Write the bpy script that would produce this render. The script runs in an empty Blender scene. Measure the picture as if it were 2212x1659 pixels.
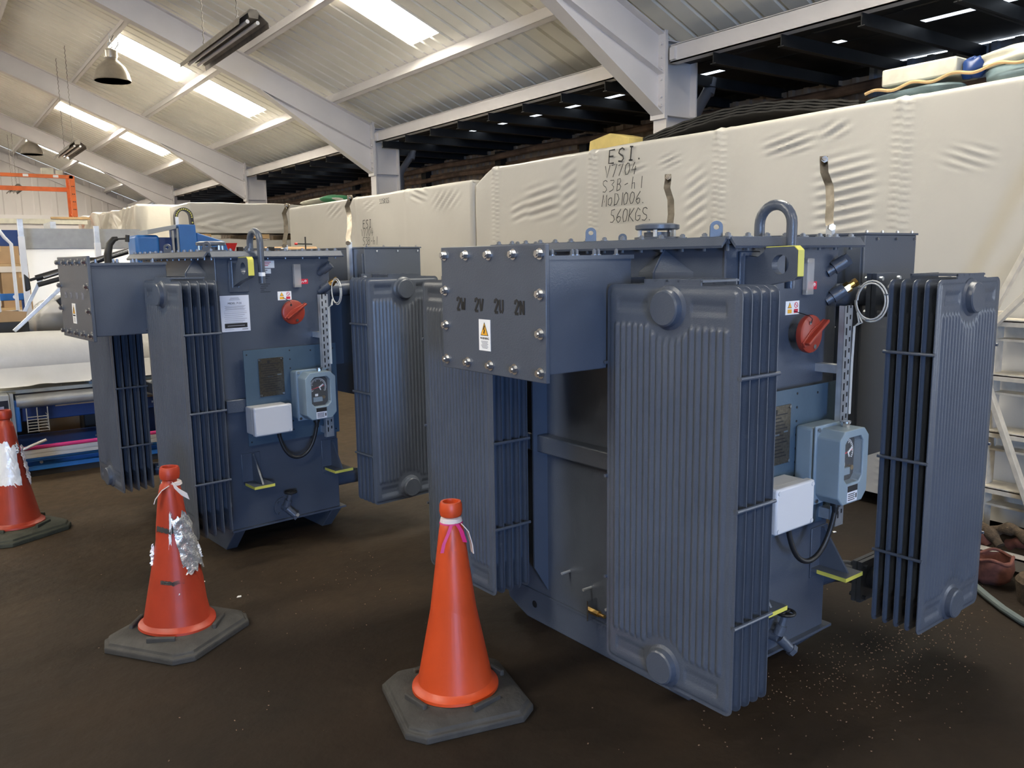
import bpy, math, random
from mathutils import Vector, Matrix
R = math.radians
random.seed(7)
SC = bpy.context.scene
COL = SC.collection

# ------------------------------------------------------------------ camera, world, light, exposure
EYE = Vector((0.0, 0.0, 1.6))
YAW, PITCH, ROLL, FPX = R(35.6), R(8.69), R(-0.837), 1778.0
def make_camera():
    fw = Vector((math.sin(YAW)*math.cos(PITCH), math.cos(YAW)*math.cos(PITCH), -math.sin(PITCH)))
    rt = Vector((math.cos(YAW), -math.sin(YAW), 0)); up = rt.cross(fw)
    c, s = math.cos(ROLL), math.sin(ROLL)
    r2 = rt*c + up*s; u2 = up*c - rt*s
    cd = bpy.data.cameras.new('camera'); co = bpy.data.objects.new('camera', cd); COL.objects.link(co)
    m = Matrix((r2, u2, -fw)).transposed().to_4x4(); m.translation = EYE
    co.matrix_world = m
    cd.sensor_fit = 'HORIZONTAL'; cd.sensor_width = 36; cd.lens = FPX/2212*36
    cd.clip_start = 0.05; cd.clip_end = 200
    SC.camera = co
make_camera()

SKYLIGHT = 25.0          # radiance of the daylit translucent roof sheets
w = bpy.data.worlds.new('sky'); SC.world = w; w.use_nodes = True
bg = w.node_tree.nodes['Background']; bg.inputs[0].default_value = (0.78, 0.88, 1.0, 1); bg.inputs[1].default_value = 2.5
def door_light(loc, look, sx, sy, power, col, spread=180):
    l = bpy.data.lights.new('door_daylight', 'AREA'); l.shape = 'RECTANGLE'; l.size = sx; l.size_y = sy
    l.energy = power; l.color = col; l.spread = R(spread)
    o = bpy.data.objects.new('door_daylight', l); COL.objects.link(o); o.location = loc
    o.rotation_euler = (Vector(look)-Vector(loc)).to_track_quat('-Z', 'Z').to_euler()
door_light((-2.2, -6.85, 1.25), (2.2, 3.0, 1.1), 1.0, 2.1, 128, (0.30, 0.53, 1.0), 80)      # open side door behind the viewer, facing blue sky
door_light((6.40, -3.1, 1.75), (0.0, -1.0, 1.2), 3.4, 3.2, 60, (0.80, 0.88, 1.0))       # vehicle door in the right wall, behind the viewer
SC.view_settings.view_transform = 'Standard'; SC.view_settings.look = 'None'
SC.view_settings.exposure = 0.0; SC.view_settings.gamma = 1.0

# ------------------------------------------------------------------ materials
def mat(name, col, rough=0.5, metal=0.0, var=0.0, scale=8.0, bump=0.0, bscale=60.0, col2=None, emit=None, spec=None, alpha=None, trans=None, coat=0.0):
    m = bpy.data.materials.new(name); m.use_nodes = True
    nt = m.node_tree; b = nt.nodes['Principled BSDF']
    b.inputs['Base Color'].default_value = (*col, 1); b.inputs['Roughness'].default_value = rough; b.inputs['Metallic'].default_value = metal
    if spec is not None: b.inputs['Specular IOR Level'].default_value = spec
    if coat: b.inputs['Coat Weight'].default_value = coat; b.inputs['Coat Roughness'].default_value = 0.15
    if alpha is not None: b.inputs['Alpha'].default_value = alpha
    if trans is not None: b.inputs['Transmission Weight'].default_value = trans
    if emit: b.inputs['Emission Color'].default_value = (*emit[0], 1); b.inputs['Emission Strength'].default_value = emit[1]
    tc = nt.nodes.new('ShaderNodeTexCoord')
    if var > 0 or col2:
        n = nt.nodes.new('ShaderNodeTexNoise'); n.inputs['Scale'].default_value = scale; n.inputs['Detail'].default_value = 6
        nt.links.new(tc.outputs['Object'], n.inputs['Vector'])
        r = nt.nodes.new('ShaderNodeValToRGB'); r.color_ramp.elements[0].position = 0.35; r.color_ramp.elements[1].position = 0.68
        c2 = col2 if col2 else tuple(min(1, c*(1+var)) for c in col); c1 = col if col2 else tuple(c*(1-var) for c in col)
        r.color_ramp.elements[0].color = (*c1, 1); r.color_ramp.elements[1].color = (*c2, 1)
        nt.links.new(n.outputs['Fac'], r.inputs['Fac']); nt.links.new(r.outputs['Color'], b.inputs['Base Color'])
    if bump > 0:
        n2 = nt.nodes.new('ShaderNodeTexNoise'); n2.inputs['Scale'].default_value = bscale; n2.inputs['Detail'].default_value = 4
        nt.links.new(tc.outputs['Object'], n2.inputs['Vector'])
        bp = nt.nodes.new('ShaderNodeBump'); bp.inputs['Strength'].default_value = bump; bp.inputs['Distance'].default_value = 0.01
        nt.links.new(n2.outputs['Fac'], bp.inputs['Height']); nt.links.new(bp.outputs['Normal'], b.inputs['Normal'])
    return m

M = {}
M['paint'] = mat('blue_grey_enamel', (0.070, 0.083, 0.110), 0.28, var=0.06, scale=5, bump=0.12, bscale=220)
M['plate'] = mat('teal_blue_sheet', (0.058, 0.095, 0.135), 0.42, var=0.05, bump=0.05)
M['hvgrey'] = mat('dark_grey_enamel', (0.070, 0.082, 0.105), 0.36, bump=0.08, bscale=200)
M['yellow'] = mat('yellow_edge_paint', (0.60, 0.56, 0.10), 0.45)
M['red'] = mat('red_enamel', (0.29, 0.036, 0.020), 0.38, var=0.06)
M['zinc'] = mat('zinc_plated_steel', (0.62, 0.63, 0.65), 0.25, 1.0)
M['galv'] = mat('galvanised_steel', (0.66, 0.69, 0.73), 0.40, 0.75, var=0.12, scale=20)
M['bolt'] = mat('painted_bolt_steel', (0.20, 0.215, 0.24), 0.38, 0.6)
M['tin'] = mat('tinned_strap', (0.34, 0.30, 0.25), 0.25, 1.0, var=0.25, scale=30)
M['brass'] = mat('brass', (0.62, 0.40, 0.14), 0.3, 1.0)
M['rating'] = mat('etched_plate', (0.16, 0.14, 0.11), 0.3, 0.8, var=0.25, scale=90)
M['white'] = mat('white_plastic', (0.56, 0.57, 0.60), 0.4)
M['sticker'] = mat('white_sticker', (0.86, 0.86, 0.86), 0.45)
M['sticker_blue'] = mat('pale_label', (0.62, 0.64, 0.72), 0.4)
M['black'] = mat('black_rubber', (0.012, 0.012, 0.013), 0.45)
M['ink'] = mat('black_ink', (0.01, 0.01, 0.012), 0.6)
M['inkgrey'] = mat('grey_print', (0.22, 0.22, 0.25), 0.6)
M['amber'] = mat('amber_print', (0.85, 0.42, 0.03), 0.5)
M['redprint'] = mat('red_print', (0.62, 0.02, 0.05), 0.5)
M['gauge'] = mat('light_blue_grey_casting', (0.20, 0.265, 0.32), 0.42, var=0.05)
M['dial'] = mat('black_dial', (0.006, 0.006, 0.008), 0.3)
M['glass'] = mat('clear_plastic', (0.5, 0.5, 0.5), 0.05, alpha=0.07)
M['acrylic'] = mat('cloudy_acrylic', (0.62, 0.60, 0.58), 0.12, alpha=0.42)
M['cable'] = mat('grey_capillary', (0.52, 0.52, 0.5), 0.35)
M['cone_a'] = mat('orange_cone_plastic', (0.54, 0.062, 0.013), 0.40, var=0.08, scale=4, bump=0.05, bscale=50)
M['cone_b'] = mat('faded_red_cone_plastic', (0.36, 0.036, 0.013), 0.45, var=0.14, scale=5, bump=0.08, bscale=40)
M['cone_scuff'] = mat('dirty_scuff', (0.33, 0.075, 0.035), 0.7, var=0.3, scale=30)
M['rubber'] = mat('dark_grey_rubber', (0.040, 0.038, 0.035), 0.75, var=0.22, scale=14, bump=0.35, bscale=40)
M['rubber_g'] = mat('greenish_rubber', (0.038, 0.040, 0.026), 0.75, var=0.2, scale=14, bump=0.3, bscale=40)
M['foil'] = mat('crinkled_reflective_sheet', (0.86, 0.86, 0.85), 0.22, 0.75, bump=0.9, bscale=35)
M['reflect'] = mat('white_reflective_sheet', (0.92, 0.92, 0.92), 0.3, 0.1, bump=0.3, bscale=30)
M['rag'] = mat('pale_rag', (0.60, 0.54, 0.52), 0.8, var=0.1)
M['pink'] = mat('magenta_ribbon', (0.50, 0.02, 0.16), 0.5)
M['wrap'] = mat('cream_shrink_film', (0.50, 0.48, 0.435), 0.33, var=0.03, scale=2, bump=0.10, bscale=14)
M['wrap2'] = mat('cream_glossy_film', (0.58, 0.545, 0.47), 0.22, var=0.04, scale=2, bump=0.3, bscale=9)
M['film'] = mat('white_roll_film', (0.60, 0.585, 0.555), 0.35, var=0.03, bump=0.12, bscale=25)
M['steel'] = mat('white_painted_steel', (0.72, 0.69, 0.68), 0.5, var=0.03, scale=3, bump=0.05, bscale=30)
M['roof'] = mat('cream_roof_sheet', (0.86, 0.84, 0.76), 0.5, var=0.05, scale=1.2)
M['gable'] = mat('lilac_white_cladding', (0.66, 0.62, 0.60), 0.55, var=0.04, scale=1.0)
M['sky'] = mat('translucent_roof_sheet', (0.9, 0.88, 0.8), 0.5, emit=((1.0, 0.94, 0.81), SKYLIGHT))
M['darkwall'] = mat('rusty_dark_sheet', (0.30, 0.23, 0.17), 0.6, col2=(0.42, 0.34, 0.25), scale=3.0)
M['bluewall'] = mat('dull_blue_grey_sheet', (0.36, 0.40, 0.45), 0.5, var=0.35, scale=4)
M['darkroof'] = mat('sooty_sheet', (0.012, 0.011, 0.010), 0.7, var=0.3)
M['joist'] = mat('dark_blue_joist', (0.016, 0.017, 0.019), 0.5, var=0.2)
M['rustpipe'] = mat('brown_dusty_pipe', (0.16, 0.10, 0.065), 0.7, var=0.4, scale=5)
M['downpipe'] = mat('grey_downpipe', (0.14, 0.14, 0.15), 0.45)
M['wood'] = mat('pine_board', (0.50, 0.33, 0.16), 0.6, var=0.2, scale=6)
M['card'] = mat('brown_cardboard', (0.42, 0.27, 0.14), 0.7, var=0.1, scale=5)
M['foam'] = mat('yellow_foam', (0.62, 0.48, 0.16), 0.7, var=0.12)
M['board'] = mat('pale_board', (0.62, 0.60, 0.50), 0.7, var=0.15)
M['tarp'] = mat('dull_blue_tarpaulin', (0.13, 0.19, 0.21), 0.5, var=0.4, scale=6)
M['mblue'] = mat('bright_blue_enamel', (0.020, 0.13, 0.40), 0.35, var=0.06)
M['mblue2'] = mat('deep_blue_enamel', (0.008, 0.038, 0.17), 0.4, var=0.08)
M['mgrey'] = mat('grey_enamel', (0.30, 0.31, 0.31), 0.45)
M['sheetgrey'] = mat('grey_sheet_metal', (0.36, 0.36, 0.35), 0.4, 0.5, var=0.08, scale=12)
M['sheetshine'] = mat('bare_bright_sheet', (0.88, 0.89, 0.92), 0.35, 0.0, var=0.04)
M['mirror'] = mat('bare_bright_steel', (0.95, 0.95, 0.96), 0.38, 0.75)
M['orange'] = mat('orange_racking_paint', (0.75, 0.16, 0.03), 0.5, var=0.1)
M['redbin'] = mat('red_plastic_bin', (0.65, 0.03, 0.03), 0.4)
M['alu'] = mat('aluminium_profile', (0.60, 0.58, 0.55), 0.4, 0.6)
M['lamp'] = mat('dull_spun_aluminium', (0.50, 0.46, 0.40), 0.35, 0.7, var=0.1, scale=10)
M['batten'] = mat('dirty_grey_reflector', (0.17, 0.15, 0.125), 0.45, 0.3, var=0.25, scale=12)
M['tube'] = mat('white_glass_tube', (0.75, 0.73, 0.70), 0.25)
M['rope'] = mat('brown_sling', (0.085, 0.058, 0.035), 0.9, var=0.3, scale=40, bump=0.5, bscale=120)
M['rope2'] = mat('faded_red_sling', (0.13, 0.045, 0.032), 0.85, var=0.3, scale=30)
M['hose'] = mat('grey_green_hose', (0.12, 0.15, 0.15), 0.5)
M['oldwhite'] = mat('scuffed_white_steel', (0.62, 0.57, 0.48), 0.6, var=0.12, scale=18)
M['bag'] = mat('cloudy_plastic_bag', (0.70, 0.66, 0.60), 0.2, alpha=0.45, bump=0.5, bscale=20)
M['chip'] = mat('pale_chip', (0.24, 0.15, 0.095), 0.8, var=0.4, scale=200)
M['grass'] = mat('green_printed_sack', (0.05, 0.22, 0.10), 0.5)

def floor_material():
    m = bpy.data.materials.new('packed_earth_floor'); m.use_nodes = True
    nt = m.node_tree; b = nt.nodes['Principled BSDF']; L = nt.links.new; N = nt.nodes.new
    tc = N('ShaderNodeTexCoord')
    n1 = N('ShaderNodeTexNoise'); n1.inputs['Scale'].default_value = 0.9; n1.inputs['Detail'].default_value = 8
    L(tc.outputs['Object'], n1.inputs['Vector'])
    r1 = N('ShaderNodeValToRGB'); e = r1.color_ramp.elements
    e[0].position = 0.30; e[0].color = (0.011, 0.008, 0.0055, 1); e[1].position = 0.72; e[1].color = (0.028, 0.0175, 0.0095, 1)
    L(n1.outputs['Fac'], r1.inputs['Fac'])
    n2 = N('ShaderNodeTexNoise'); n2.inputs['Scale'].default_value = 14; n2.inputs['Detail'].default_value = 6
    L(tc.outputs['Object'], n2.inputs['Vector'])
    mx = N('ShaderNodeMixRGB'); mx.blend_type = 'MULTIPLY'; mx.inputs['Fac'].default_value = 0.55
    r2 = N('ShaderNodeValToRGB'); r2.color_ramp.elements[0].color = (0.45, 0.45, 0.45, 1); r2.color_ramp.elements[1].color = (1.25, 1.2, 1.15, 1)
    L(n2.outputs['Fac'], r2.inputs['Fac']); L(r1.outputs['Color'], mx.inputs['Color1']); L(r2.outputs['Color'], mx.inputs['Color2'])
    # sparse pale grit and chips
    v = N('ShaderNodeTexVoronoi'); v.inputs['Scale'].default_value = 75; L(tc.outputs['Object'], v.inputs['Vector'])
    lt = N('ShaderNodeMath'); lt.operation = 'LESS_THAN'; lt.inputs[1].default_value = 0.10; L(v.outputs['Distance'], lt.inputs[0])
    sp = N('ShaderNodeSeparateColor'); L(v.outputs['Color'], sp.inputs[0])
    n3 = N('ShaderNodeTexNoise'); n3.inputs['Scale'].default_value = 1.6; n3.inputs['Detail'].default_value = 3; L(tc.outputs['Object'], n3.inputs['Vector'])
    mul = N('ShaderNodeMath'); mul.operation = 'MULTIPLY'; L(sp.outputs[0], mul.inputs[0]); L(n3.outputs['Fac'], mul.inputs[1])
    gt = N('ShaderNodeMath'); gt.operation = 'GREATER_THAN'; gt.inputs[1].default_value = 0.56; L(mul.outputs[0], gt.inputs[0])
    an = N('ShaderNodeMath'); an.operation = 'MULTIPLY'; L(lt.outputs[0], an.inputs[0]); L(gt.outputs[0], an.inputs[1])
    m2 = N('ShaderNodeMixRGB'); m2.inputs['Color2'].default_value = (0.18, 0.12, 0.08, 1)
    # skylight put into the colour: paler floor beyond the transformers, darker in front
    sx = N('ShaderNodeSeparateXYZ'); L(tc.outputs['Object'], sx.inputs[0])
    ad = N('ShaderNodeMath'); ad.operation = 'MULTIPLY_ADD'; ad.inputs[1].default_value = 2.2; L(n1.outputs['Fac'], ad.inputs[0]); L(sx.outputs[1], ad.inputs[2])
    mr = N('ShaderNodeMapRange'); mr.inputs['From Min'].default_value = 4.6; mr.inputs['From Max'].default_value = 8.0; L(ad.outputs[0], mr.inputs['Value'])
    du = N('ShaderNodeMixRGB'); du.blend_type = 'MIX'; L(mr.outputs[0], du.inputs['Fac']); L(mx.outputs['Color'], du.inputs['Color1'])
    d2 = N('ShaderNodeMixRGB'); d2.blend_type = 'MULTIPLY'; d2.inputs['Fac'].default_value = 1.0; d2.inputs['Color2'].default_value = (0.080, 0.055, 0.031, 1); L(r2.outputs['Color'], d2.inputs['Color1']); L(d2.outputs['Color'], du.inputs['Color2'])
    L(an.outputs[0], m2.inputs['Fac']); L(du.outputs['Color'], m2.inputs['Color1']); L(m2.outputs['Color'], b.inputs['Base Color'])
    b.inputs['Roughness'].default_value = 0.75; b.inputs['Specular IOR Level'].default_value = 0.25
    bp = N('ShaderNodeBump'); bp.inputs['Strength'].default_value = 0.5; bp.inputs['Distance'].default_value = 0.02
    n4 = N('ShaderNodeTexNoise'); n4.inputs['Scale'].default_value = 9; n4.inputs['Detail'].default_value = 9
    L(tc.outputs['Object'], n4.inputs['Vector']); L(n4.outputs['Fac'], bp.inputs['Height']); L(bp.outputs['Normal'], b.inputs['Normal'])
    return m
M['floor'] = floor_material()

# ------------------------------------------------------------------ mesh builder
class MB:
    def __init__(s): s.v = []; s.f = []
    def add(s, vs, fs, m=None):
        o = len(s.v)
        s.v += [tuple(m @ Vector(p)) for p in vs] if m is not None else [tuple(p) for p in vs]
        s.f += [tuple(i+o for i in f) for f in fs]; return s
    def box(s, x0, x1, y0, y1, z0, z1, m=None):
        vs = [(x, y, z) for z in (z0, z1) for y in (y0, y1) for x in (x0, x1)]
        return s.add(vs, [(0, 2, 3, 1), (4, 5, 7, 6), (0, 1, 5, 4), (2, 6, 7, 3), (0, 4, 6, 2), (1, 3, 7, 5)], m)
    def beam(s, p0, p1, wd, h, up=(0, 0, 1)):
        p0, p1 = Vector(p0), Vector(p1); d = (p1-p0); L = d.length; d.normalize(); u = Vector(up)
        sd = d.cross(u)
        if sd.length < 1e-4: sd = d.cross(Vector((0, 1, 0)))
        sd.normalize(); u = sd.cross(d)
        m = Matrix((d, sd, u)).transposed().to_4x4(); m.translation = p0
        return s.box(0, L, -wd/2, wd/2, -h/2, h/2, m)
    def cyl(s, p0, p1, r0, r1=None, n=16, caps=True):
        r1 = r0 if r1 is None else r1
        p0, p1 = Vector(p0), Vector(p1); d = (p1-p0).normalized()
        a = d.orthogonal().normalized(); b = d.cross(a)
        vs = []
        for p, r in ((p0, r0), (p1, r1)):
            vs += [p+(a*math.cos(2*math.pi*i/n)+b*math.sin(2*math.pi*i/n))*r for i in range(n)]
        fs = [(i, (i+1) % n, n+(i+1) % n, n+i) for i in range(n)]
        if caps: fs += [tuple(range(n-1, -1, -1)), tuple(range(n, 2*n))]
        return s.add(vs, fs)
    def tube(s, pts, r, n=10, closed=False, flat=None):
        pts = [Vector(p) for p in pts]; k = len(pts); vs = []; fs = []
        prev = None
        for i, p in enumerate(pts):
            if closed: t = pts[(i+1) % k]-pts[i-1]
            else: t = pts[min(i+1, k-1)]-pts[max(i-1, 0)]
            t.normalize()
            if prev is None: a = t.orthogonal().normalized()
            else:
                a = prev-t*prev.dot(t)
                a = a.normalized() if a.length > 1e-6 else t.orthogonal().normalized()
            prev = a; b = t.cross(a); rr = r[i] if isinstance(r, (list, tuple)) else r
            vs += [p+(a*math.cos(2*math.pi*j/n)+b*math.sin(2*math.pi*j/n))*rr for j in range(n)]
        m = k if closed else k-1
        for i in range(m):
            i2 = (i+1) % k
            fs += [(i*n+j, i*n+(j+1) % n, i2*n+(j+1) % n, i2*n+j) for j in range(n)]
        if not closed: fs += [tuple(range(n-1, -1, -1)), tuple((k-1)*n+j for j in range(n))]
        return s.add(vs, fs)
    def strip(s, pts, wdir, wd, th):
        # flat bar following pts; wdir: width direction
        pts = [Vector(p) for p in pts]; wv = Vector(wdir).normalized(); vs = []; k = len(pts)
        for i, p in enumerate(pts):
            t = (pts[min(i+1, k-1)]-pts[max(i-1, 0)]).normalized(); nn = t.cross(wv).normalized()
            vs += [p-wv*wd/2-nn*th/2, p+wv*wd/2-nn*th/2, p+wv*wd/2+nn*th/2, p-wv*wd/2+nn*th/2]
        fs = [(4*i+j, 4*i+(j+1) % 4, 4*i+4+(j+1) % 4, 4*i+4+j) for i in range(k-1) for j in range(4)]
        fs += [(3, 2, 1, 0), tuple(4*(k-1)+j for j in range(4))]
        return s.add(vs, fs)
    def prism(s, poly, axis, a, b):
        n = len(poly)
        def P(p, t): return {'X': (t, p[0], p[1]), 'Y': (p[0], t, p[1]), 'Z': (p[0], p[1], t)}[axis]
        vs = [P(p, a) for p in poly]+[P(p, b) for p in poly]
        fs = [(i, (i+1) % n, n+(i+1) % n, n+i) for i in range(n)]+[tuple(range(n-1, -1, -1)), tuple(range(n, 2*n))]
        return s.add(vs, fs)
    def holed(s, poly, c, r, axis, a, b, n=24):
        # star-shaped plate about c with a round hole
        angs = sorted(set([round(2*math.pi*i/n-math.pi, 5) for i in range(n)]+[round(math.atan2(p[1]-c[1], p[0]-c[0]), 5) for p in poly]))
        def hit(t):
            dx, dy = math.cos(t), math.sin(t); best = 1e9
            for i in range(len(poly)):
                x1, y1 = poly[i][0]-c[0], poly[i][1]-c[1]; x2, y2 = poly[(i+1) % len(poly)][0]-c[0], poly[(i+1) % len(poly)][1]-c[1]
                den = dx*(y2-y1)-dy*(x2-x1)
                if abs(den) < 1e-9: continue
                u = (x1*(y2-y1)-y1*(x2-x1))/den; q = (x1*dy-y1*dx)/den
                if u > 0 and -1e-4 <= q <= 1+1e-4: best = min(best, u)
            return (c[0]+dx*best, c[1]+dy*best)
        def P(p, t): return {'X': (t, p[0], p[1]), 'Y': (p[0], t, p[1]), 'Z': (p[0], p[1], t)}[axis]
        k = len(angs); o = [hit(t) for t in angs]; h = [(c[0]+r*math.cos(t), c[1]+r*math.sin(t)) for t in angs]
        vs = [P(p, t) for t in (a, b) for q in (o, h) for p in q]
        fs = []
        for i in range(k):
            j = (i+1) % k
            fs += [(i, j, k+j, k+i), (2*k+j, 2*k+i, 3*k+i, 3*k+j), (j, i, 2*k+i, 2*k+j), (k+i, k+j, 3*k+j, 3*k+i)]
        return s.add(vs, fs)
    def lathe(s, prof, c=(0, 0, 0), n=24, m=None, wob=None):
        vs = []; k = len(prof)
        for r, z in prof:
            for i in range(n):
                t = 2*math.pi*i/n; dr, dx, dy = wob(t, z) if wob else (1, 0, 0)
                vs.append((c[0]+r*dr*math.cos(t)+dx, c[1]+r*dr*math.sin(t)+dy, c[2]+z))
        fs = [(a*n+i, a*n+(i+1) % n, (a+1)*n+(i+1) % n, (a+1)*n+i) for a in range(k-1) for i in range(n)]
        if prof[0][0] > 0: fs.append(tuple(range(n-1, -1, -1)))
        if prof[-1][0] > 0: fs.append(tuple((k-1)*n+i for i in range(n)))
        return s.add(vs, fs, m)
    def grid(s, fn, nu, nv, closed_u=False):
        vs = [fn(i/nu, j/nv) for j in range(nv+1) for i in range(nu+1)]
        fs = [(j*(nu+1)+i, j*(nu+1)+i+1, (j+1)*(nu+1)+i+1, (j+1)*(nu+1)+i) for j in range(nv) for i in range(nu)]
        return s.add(vs, fs)
    def stroke(s, paths, o, ux, uy, un, sx, sy, wd, th=0.0012, jit=0.0, slant=0.0):
        # paths: polylines on a unit letter; flat ribbons lying on a surface (un: outward normal)
        o, ux, uy, un = Vector(o), Vector(ux), Vector(uy), Vector(un)
        for path in paths:
            P = [o+ux*((x+slant*y)*sx+random.uniform(-jit, jit))+uy*(y*sy+random.uniform(-jit, jit)) for x, y in path]
            if len(P) == 1: P.append(P[0]+ux*wd)
            vs = []
            for i, p in enumerate(P):
                t = (P[min(i+1, len(P)-1)]-P[max(i-1, 0)]).normalized(); sd = un.cross(t).normalized()
                vs += [p-sd*wd/2, p+sd*wd/2, p+sd*wd/2+un*th, p-sd*wd/2+un*th]
            k = len(P)
            fs = [(4*i+j, 4*i+(j+1) % 4, 4*i+4+(j+1) % 4, 4*i+4+j) for i in range(k-1) for j in range(4)]+[(3, 2, 1, 0), tuple(4*(k-1)+j for j in range(4))]
            s.add(vs, fs)
        return s
    def build(s, name, m, parent=None, bevel=0.0, smooth=True, ang=35, seg=2):
        me = bpy.data.meshes.new(name); me.from_pydata(s.v, [], s.f); me.materials.append(m)
        me.validate()
        import bmesh
        bm = bmesh.new(); bm.from_mesh(me); bmesh.ops.recalc_face_normals(bm, faces=bm.faces); bm.to_mesh(me); bm.free()
        if smooth:
            me.shade_smooth(); me.set_sharp_from_angle(angle=R(ang))
        o = bpy.data.objects.new(name, me); COL.objects.link(o)
        if parent: o.parent = parent
        if bevel > 0:
            b = o.modifiers.new('bevel', 'BEVEL'); b.width = bevel; b.segments = seg; b.limit_method = 'ANGLE'; b.angle_limit = R(40)
        return o

def tag(o, label, cat, group=None, kind=None):
    o['label'] = label; o['category'] = cat
    if group: o['group'] = group
    if kind: o['kind'] = kind
    return o
def thing(name, label, cat, loc=(0, 0, 0), rz=0.0, group=None):
    o = bpy.data.objects.new(name, None); COL.objects.link(o); o.empty_display_size = 0.1
    o.location = loc; o.rotation_euler = (0, 0, rz); return tag(o, label, cat, group)
def struct(o): o['kind'] = 'structure'; return o
def lab(o, text): o['label'] = text; return o
def dup(o, parent=None, off=(0, 0, 0)):
    c = o.copy(); COL.objects.link(c); c.parent = parent; c.location = Vector(o.location)+Vector(off); return c
def text(body, size, m, parent, origin, ux, uy, name='printing', depth=0.0006, align='CENTER'):
    cu = bpy.data.curves.new(name, 'FONT'); cu.body = body; cu.size = size; cu.align_x = align; cu.extrude = depth; cu.resolution_u = 3
    t = bpy.data.objects.new(name, cu); COL.objects.link(t)
    me = bpy.data.meshes.new_from_object(t); bpy.data.objects.remove(t); bpy.data.curves.remove(cu)
    ux, uy = Vector(ux), Vector(uy); un = ux.cross(uy)
    mm = Matrix((ux, uy, un)).transposed().to_4x4(); mm.translation = Vector(origin)
    me.transform(mm); me.materials.clear(); me.materials.append(m)
    o = bpy.data.objects.new(name, me); COL.objects.link(o); o.parent = parent; return o

GLYPH = {
 'E': [[(.6, 1), (0, 1), (0, 0), (.6, 0)], [(0, .52), (.5, .52)]], 'S': [[(.6, .9), (.4, 1), (.1, .92), (.02, .72), (.2, .55), (.5, .42), (.58, .2), (.4, 0), (.05, .04)]],
 'I': [[(.3, 1), (.3, 0)], [(.1, 1), (.5, 1)], [(.1, 0), (.5, 0)]], 'V': [[(0, 1), (.28, 0), (.6, 1)]], '7': [[(0, .95), (.6, 1), (.2, 0)]],
 '0': [[(.3, 1), (.08, .8), (.03, .4), (.2, 0), (.45, .08), (.58, .5), (.5, .9), (.3, 1)]], '4': [[(.3, 1), (.02, .35), (.62, .4)], [(.45, .7), (.4, -.05)]],
 '3': [[(.05, .95), (.5, .95), (.55, .75), (.25, .55), (.55, .4), (.5, .08), (.05, 0)]], 'B': [[(.05, 0), (.05, 1), (.4, .98), (.5, .78), (.35, .56), (.08, .52)], [(.35, .54), (.56, .3), (.4, .02), (.05, 0)]],
 '-': [[(.1, .45), (.5, .5)]], 'L': [[(.05, 1), (.02, 0), (.5, .05)]], 'h': [[(.1, 1), (.05, 0)], [(.05, .45), (.4, .5), (.45, 0)]], '1': [[(.3, 1), (.28, 0)]], 'M': [[(0, 0), (.1, 1), (.3, .35), (.55, 1), (.62, 0)]],
 'O': [[(.3, .7), (.05, .5), (.1, .1), (.35, 0), (.55, .3), (.45, .65), (.3, .7)]], 'D': [[(.05, 0), (.05, 1), (.4, .9), (.6, .5), (.4, .08), (.05, 0)]],
 '6': [[(.5, 1), (.15, .6), (.05, .25), (.25, 0), (.5, .1), (.52, .35), (.3, .48), (.1, .35)]], '5': [[(.55, 1), (.15, 1), (.1, .6), (.45, .55), (.55, .25), (.35, 0), (.05, .08)]],
 'K': [[(.05, 1), (.02, 0)], [(.55, 1), (.06, .45), (.55, 0)]], 'G': [[(.55, .85), (.3, 1), (.05, .6), (.1, .15), (.35, 0), (.55, .15), (.55, .4), (.3, .4)]], '.': [[(.1, .03), (.16, .0)]],
 '2': [[(.06, .72), (.1, .93), (.3, 1), (.52, .88), (.52, .68), (.3, .4), (.06, .05)], [(.06, .05), (.54, .05)]], 'W': [[(0, 1), (.14, .05)], [(.2, .1), (.3, .7)], [(.36, .65), (.46, .05)], [(.5, .1), (.62, 1)]],
 'U': [[(.06, 1), (.06, .25), (.2, .03)], [(.36, .03), (.52, .25), (.52, 1)]], 'N': [[(.06, 0), (.06, 1)], [(.12, .9), (.48, .1)], [(.54, 0), (.54, 1)]], 'v': [[(.02, 1), (.26, .05)], [(.34, .1), (.56, 1)]],
 ' ': []}
def handwrite(mb, s, o, ux, uy, un, h, wd, adv, jit=0.004, slant=0.12, asp=0.95):
    o = Vector(o)
    for ch in s:
        mb.stroke(GLYPH[ch], o, ux, uy, un, h*asp, h, wd, jit=jit, slant=slant); o = o+Vector(ux)*(h*asp*adv*(0.5 if ch in '1.' else 1))

# ------------------------------------------------------------------ the building
FRAME_Y = [-0.32, 5.84, 12.0, 18.12, 24.24]
EAVE_X, EAVE_Z, SL = 6.0, 3.66, 0.415
RIDGE_X = 0.0
def top_z(x): return EAVE_Z+SL*(EAVE_X-abs(x))
YB, YF, XL = -7.0, 30.5, -6.4
SKY_Y = [(-4.0, -3.1), (2.3, 3.2), (8.55, 9.22), (14.3, 15.25), (20.75, 21.65), (26.8, 27.6)]

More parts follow.
